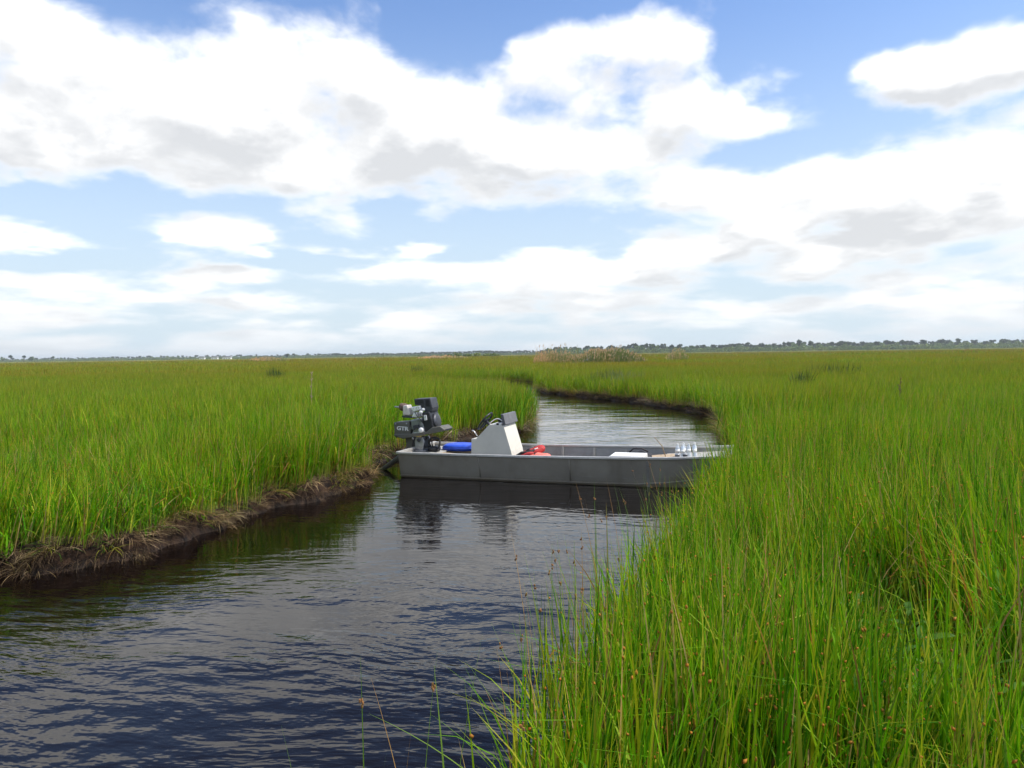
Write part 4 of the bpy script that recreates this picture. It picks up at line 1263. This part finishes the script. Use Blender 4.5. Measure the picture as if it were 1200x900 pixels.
# lettering GTR on the casing side
cu = bpy.data.curves.new('lettering', 'FONT'); cu.body = 'GTR'; cu.size = 0.086; cu.extrude = 0.002; cu.offset = 0.0025; cu.align_x = 'CENTER'; cu.align_y = 'CENTER'
lo = bpy.data.objects.new('lettering', cu); COL.objects.link(lo)
dg = bpy.context.evaluated_depsgraph_get()
lme = bpy.data.meshes.new_from_object(lo.evaluated_get(dg)); bpy.data.objects.remove(lo)
lme.materials.clear(); lt = link_mesh('lettering', lme, motor, [M['letter']])
lt.location = (-0.175, -0.1735, 0.715); lt.rotation_euler = (R(90), R(3), 0); lt.scale = (1.25, 1, 1)
# engine
MB().prism([(-0.04, 0.86), (0.16, 0.88), (0.23, 0.645), (0.0, 0.615)], -0.15, 0.14).build('crankcase', M['steel'], motor, bevel=0.014)
MB().box((0.11, -0.157, 0.655), (0.24, 0.03, 0.02), (0, R(-9), 0), bevel=0.003).build('mount_rail', M['bright'], motor)
mb = MB()
for k in range(6): mb.box((0.03 + 0.01 * k, -0.13, 0.725 + 0.026 * k), (0.15, 0.10, 0.009), (0, R(-12), 0))
mb.build('cooling_fins', M['steel'], motor)
MB().box((0.075, -0.175, 0.75), (0.10, 0.04, 0.06), (0, R(-12), 0), bevel=0.008).build('carburettor', M['dkmetal'], motor)
MB().prism([(0.17, 0.99), (0.30, 1.0), (0.35, 0.88), (0.375, 0.715), (0.34, 0.655), (0.225, 0.655), (0.19, 0.82)], -0.17, 0.17).build('blower_housing', M['black'], motor, bevel=0.02, seg=3)
MB().lathe([(0.13, 0), (0.135, 0.03), (0.10, 0.05), (0.03, 0.055)], (0.345, 0, 0.83), 20, (0, R(80), 0)).build('fan_grille', M['dkmetal'], motor, True)
MB().box((0.245, -0.182, 0.90), (0.05, 0.02, 0.085), (0, R(-8), 0), bevel=0.008).build('coil_cover', M['bright'], motor)
MB().prism([(0.02, 1.20), (0.31, 1.215), (0.345, 1.06), (0.33, 0.985), (0.20, 0.99), (0.18, 1.085), (0.03, 1.10)], -0.13, 0.13).build('air_filter', M['dkmetal'], motor, bevel=0.015)
mb = MB()
for k in range(4): mb.box((0.235 + 0.022 * k, -0.133, 1.135), (0.010, 0.012, 0.11), (0, R(-6), 0))
mb.build('air_filter_louvres', M['black'], motor)
for k in range(2): MB().tube([(0.05 + 0.1 * k, -0.16, 0.99 - 0.03 * k), (0.10 + 0.08 * k, -0.20, 0.93), (0.16 + 0.05 * k, -0.19, 0.87), (0.20, -0.17, 0.80)], 0.007, 6).build('spark_lead', M['rubber'], motor, True)
MB().tube([(0.11, -0.19, 0.75), (0.02, -0.19, 0.69), (-0.02, -0.18, 0.64), (0.06, -0.18, 0.56)], 0.008, 6).build('fuel_line', M['rubber'], motor, True)
MB().lathe([(0.035, 0), (0.042, 0.02), (0.042, 0.06), (0.034, 0.07)], (0.17, -0.15, 0.70), 14, (R(90), 0, 0)).build('oil_filter', M['white'], motor, True)
for (bx, bz) in ((-0.30, 0.79), (-0.10, 0.80), (-0.29, 0.60), (-0.09, 0.62)): MB().lathe([(0.012, 0), (0.012, 0.008), (0.006, 0.010)], (bx, -0.17, bz), 8, (R(90), 0, 0)).build('bolt', M['steel'], motor)
MB().box((0.115, -0.132, 1.155), (0.15, 0.012, 0.07), (0, R(-4), 0), bevel=0.004).build('air_filter_vent', M['black'], motor)
MB().prism([(-0.03, 1.065), (0.14, 1.095), (0.16, 1.03), (0.0, 0.98)], -0.16, 0.06).build('valve_cover', M['bright'], motor, bevel=0.012)
MB().prism([(0.02, 0.975), (0.08, 0.99), (0.10, 0.90), (-0.01, 0.90)], -0.165, 0.05).build('cylinder_head', M['bright'], motor, bevel=0.01)
mb = MB().pillow((0.155, -0.15, 0.985), (0.07, 0.06, 0.06), n=6).pillow((0.19, -0.14, 1.03), (0.06, 0.05, 0.05), n=6)
mb.build('fuel_filter', M['white'], motor, True)
MB().prism([(-0.175, 1.09), (-0.10, 1.10), (-0.035, 0.945), (-0.06, 0.93), (-0.18, 0.935)], -0.15, 0.02).build('heat_shield', M['heat'], motor, bevel=0.02)
MB().tube([(-0.12, -0.02, 1.02), (-0.20, -0.03, 1.055), (-0.27, -0.04, 1.06), (-0.285, -0.04, 1.055)], [0.062, 0.068, 0.06, 0.03], 12).build('muffler', M['rust'], motor, True)
MB().tube([(-0.28, -0.04, 1.055), (-0.37, -0.05, 1.062)], 0.014, 8).build('exhaust_pipe', M['steel'], motor, True)
MB().box((-0.09, -0.08, 0.905), (0.22, 0.12, 0.03), (0, R(3), 0), bevel=0.006).build('muffler_bracket', M['dkmetal'], motor)
MB().tube([(-0.16, -0.06, 0.93), (-0.19, -0.06, 1.0)], 0.02, 8).build('exhaust_elbow', M['rust'], motor, True)
# transom mount
mb = MB()
for yy in (-0.12, 0.12):
    mb.prism([(0.02, 0.37), (0.16, 0.37), (0.19, 0.50), (0.16, 0.575), (0.04, 0.57), (0.02, 0.50)], yy - 0.012, yy + 0.012)
mb.box((0.12, 0, 0.355), (0.24, 0.34, 0.025))
mb.box((0.045, 0, 0.43), (0.03, 0.22, 0.14))
mb.build('transom_mount', M['steel'], motor, bevel=0.004)
MB().tube([(0.10, -0.16, 0.53), (0.10, 0.16, 0.53)], 0.028, 10).build('pivot_pin', M['dkmetal'], motor, True)
MB().tube([(0.02, -0.15, 0.545), (0.0, -0.16, 0.56), (0.0, -0.16, 0.60)], 0.02, 8).build('tilt_knob', M['steel'], motor, True)
for (c, rx_, rz_, k) in (((0.36, -0.10, 0.47), 0.10, 0.11, 0), ((0.33, -0.03, 0.46), 0.085, 0.10, 1), ((0.40, -0.13, 0.46), 0.07, 0.10, 2)):
    pts = [(c[0] + rx_ * math.cos(a), c[1] + 0.03 * math.sin(a * 2), c[2] + rz_ * math.sin(a)) for a in [R(-60) + k * 0.4 + i * R(330) / 20 for i in range(21)]]
    MB().tube(pts, 0.011, 7).build('hose', M['rubber'], motor, True)
MB().pillow((0.33, -0.05, 0.385), (0.20, 0.17, 0.09), p=4, n=8).build('battery_case', M['black'], motor, True)
MB().tube([(0.47, -0.02, 0.53), (0.55, -0.03, 0.60), (0.64, -0.03, 0.68)], [0.008, 0.008, 0.006], 6).build('tiller_rod', M['tan'], motor, True)

# ------------------------------------------------------------------ things lying in the boat


def in_boat(name, loc, label, cat, rz=0.0, group=None):
    p = BOAT_O + Matrix.Rotation(BOW_A, 3, 'Z') @ Vector(loc)
    return tag(empty(name, p, BOW_A + rz), label, cat, group)


t = in_boat('boat_cushion', (0.63, 0.34, 0.325), 'bright blue vinyl cushion lying between the motor and the console', 'cushion', 0.05)
MB().pillow((0, 0, 0.05), (0.54, 0.46, 0.115), p=5, n=14, bump=0.008).build('cushion_body', M['blue'], t, True)
MB().tube([(0.27 * (abs(math.cos(a)) ** 0.4) * (1 if math.cos(a) > 0 else -1), 0.23 * (abs(math.sin(a)) ** 0.4) * (1 if math.sin(a) > 0 else -1), 0.05) for a in [2 * math.pi * i / 40 for i in range(40)]], 0.008, 6, True).build('piping', M['blue'], t, True)
MB().box((0.02, 0.08, -0.012), (0.5, 0.5, 0.028), bevel=0.003).build('seat_board', M['tan'], t)
MB().box((0.02, 0.08, -0.19), (0.4, 0.38, 0.33), bevel=0.006).build('seat_box', M['inner'], t)

t = in_boat('life_jacket', (1.93, -0.02, 0.22), 'crumpled red and black life jacket heaped in front of the console', 'life jacket', 0.25)
MB().pillow((-0.09, 0.02, 0.03), (0.30, 0.34, 0.16), (0, R(-12), 0.3), 3, 10, 0.03, 1).build('back_panel', M['webbing'], t, True)
MB().pillow((0.08, 0.02, 0.15), (0.36, 0.20, 0.12), (0.1, R(-17), 0.15), 3, 12, 0.03, 2).build('front_panel', M['red'], t, True)
MB().pillow((-0.05, -0.10, 0.12), (0.30, 0.12, 0.07), (0, R(-14), -0.2), 3, 10, 0.02, 3).build('front_panel', M['red'], t, True)
MB().tube([(-0.22, -0.10, 0.08), (-0.1, -0.12, 0.155), (0.03, -0.10, 0.165), (0.10, -0.04, 0.185), (0.16, 0.0, 0.205)], 0.022, 7).build('strap', M['webbing'], t, True)
MB().tube([(-0.1, 0.1, 0.10), (0.0, -0.02, 0.19), (0.10, -0.14, 0.13)], 0.02, 7).build('strap', M['webbing'], t, True)
MB().box((0.12, -0.03, 0.205), (0.06, 0.04, 0.02), (0, R(-20), 0.3), bevel=0.005).build('buckle', M['white'], t)
MB().pillow((-0.20, -0.16, 0.10), (0.06, 0.05, 0.05), n=6).build('whistle', M['yellow'], t, True)
t = in_boat('life_jacket', (2.12, -0.12, 0.20), 'faded salmon red life jacket rolled beside the red and black one', 'life jacket', -0.05)
MB().pillow((0, 0, 0.09), (0.40, 0.24, 0.17), (0, R(-5), 0), 2.6, 12, 0.025, 5).build('rolled_panel', M['salmon'], t, True)
MB().tube([(-0.03, -0.125, 0.06), (-0.04, -0.06, 0.17), (-0.03, 0.06, 0.17), (-0.02, 0.12, 0.08)], 0.012, 6).build('strap', M['webbing'], t, True)
MB().pillow((-0.1, 0.13, -0.02), (0.5, 0.3, 0.16), None, 3, 10, 0.02, 8).build('lower_panel', M['salmon'], t, True)

t = in_boat('cooler', (3.48, -0.12, -0.02), 'white flat-topped cooler box standing in the bow half of the boat', 'cooler')
MB().box((0, 0, 0.17), (0.46, 0.34, 0.34), bevel=0.015).build('cooler_body', M['white'], t)
MB().prism([(-0.30, 0.345), (0.29, 0.345), (0.285, 0.415), (-0.20, 0.415)], -0.20, 0.20).build('lid', M['white'], t, bevel=0.008)
MB().tube([(0.24, -0.1, 0.25), (0.27, -0.1, 0.24), (0.27, 0.1, 0.24), (0.24, 0.1, 0.25)], 0.01, 6).build('handle', M['white'], t, True)

t = in_boat('duffel_bag', (3.62, 0.24, -0.02), 'black cloth duffel bag slumped behind the white cooler', 'bag')
MB().pillow((0, 0, 0.20), (0.55, 0.34, 0.44), (0, R(4), 0), 2.6, 14, 0.04, 3).build('bag_body', M['bag'], t, True)
MB().pillow((0.33, -0.05, 0.15), (0.4, 0.3, 0.36), (0, R(10), 0), 2.6, 12, 0.04, 6).build('bag_flap', M['bag'], t, True)
MB().tube([(-0.15, -0.05, 0.40), (-0.08, -0.06, 0.46), (0.05, -0.06, 0.465), (0.14, -0.05, 0.42)], 0.012, 6).build('carry_strap', M['webbing'], t, True)
t = in_boat('plywood_board', (4.02, 0.02, 0.335), 'small tan plywood board lying on the front deck beside the bottles', 'board', 0.2)
MB().box((0, 0, 0.012), (0.34, 0.5, 0.014), (0, R(-4), 0), bevel=0.002).build('board', M['tan'], t)
tag(MB().tube([Vector((2.26, 10.95, 0.36)), Vector((2.20, 10.9, 0.52)), Vector((2.08, 10.86, 0.66))], [0.008, 0.007, 0.004], 6).build('twig', M['stick']), 'thin bent dead twig sticking up beside the clear bottles', 'twig')
bprof = [(0.028, 0.0), (0.032, 0.008), (0.032, 0.05), (0.029, 0.06), (0.032, 0.07), (0.032, 0.125), (0.026, 0.15), (0.013, 0.172), (0.013, 0.185)]
for i, (bx, by, lab) in enumerate([(4.22, -0.02, 'clear plastic bottle nearest the cooler on the front deck'), (4.30, -0.10, 'clear plastic bottle second from the cooler on the front deck'),
                                   (4.30, 0.05, 'clear plastic bottle at the back of the bottle cluster'), (4.38, -0.03, 'clear plastic bottle in the middle of the bottle cluster'),
                                   (4.46, 0.04, 'clear plastic bottle nearest the bow behind grass blades'), (4.47, -0.10, 'clear plastic bottle front right of the bottle cluster')]):
    t = in_boat('plastic_bottle', (bx, by, 0.355 + (bx - 4.2) * 0.078), lab, 'bottle', i * 0.7, 'clear plastic bottles on the front deck')
    MB().lathe(bprof, n=14).build('bottle_body', M['clear'], t, True)
    MB().lathe([(0.0145, 0.183), (0.0145, 0.2)], n=12).build('cap', M['white'], t)
    MB().lathe([(0.0328, 0.072), (0.0328, 0.118)], n=14).build('wrapper', M['white'], t, True)
for (bx, by, lab) in [(4.235, -0.19, 'small dark round pot in front of the bottles, nearer the cooler'), (4.345, -0.19, 'small dark round pot in front of the bottles, nearer the bow')]:
    t = in_boat('pot', (bx, by, 0.355 + (bx - 4.2) * 0.078), lab, 'pot')
    MB().lathe([(0.03, 0.0), (0.034, 0.02), (0.034, 0.05), (0.028, 0.062)], n=14).build('pot_body', M['dkmetal'], t, True)
    MB().lathe([(0.036, 0.055), (0.036, 0.066), (0.03, 0.07)], n=14).build('lid', M['steel'], t, True)

# ------------------------------------------------------------------ haze
def haze_mat(n, out):
    v = n.node('ShaderNodeVolumePrincipled', {'Color': (0.86, 0.91, 0.97, 1), 'Density': 0.00018, 'Anisotropy': 0.2})
    n.l.new(v.outputs[0], out.inputs['Volume'])


hb = bpy.data.meshes.new('haze')
X0, X1, Y0, Y1, Z0, Z1 = -6000, 6000, -2500, 6500, -2.0, 24.0
hb.from_pydata([(X0, Y0, Z0), (X1, Y0, Z0), (X1, Y1, Z0), (X0, Y1, Z0), (X0, Y0, Z1), (X1, Y0, Z1), (X1, Y1, Z1), (X0, Y1, Z1)], [],
               [(3, 2, 1, 0), (4, 5, 6, 7), (0, 1, 5, 4), (1, 2, 6, 5), (2, 3, 7, 6), (3, 0, 4, 7)])
hz = link_mesh('haze', hb, None, [mat('haze', haze_mat)])
tag(hz, 'thin pale haze over the whole marsh', 'haze', kind='stuff')
print('grass', N_NEAR, N_MID)
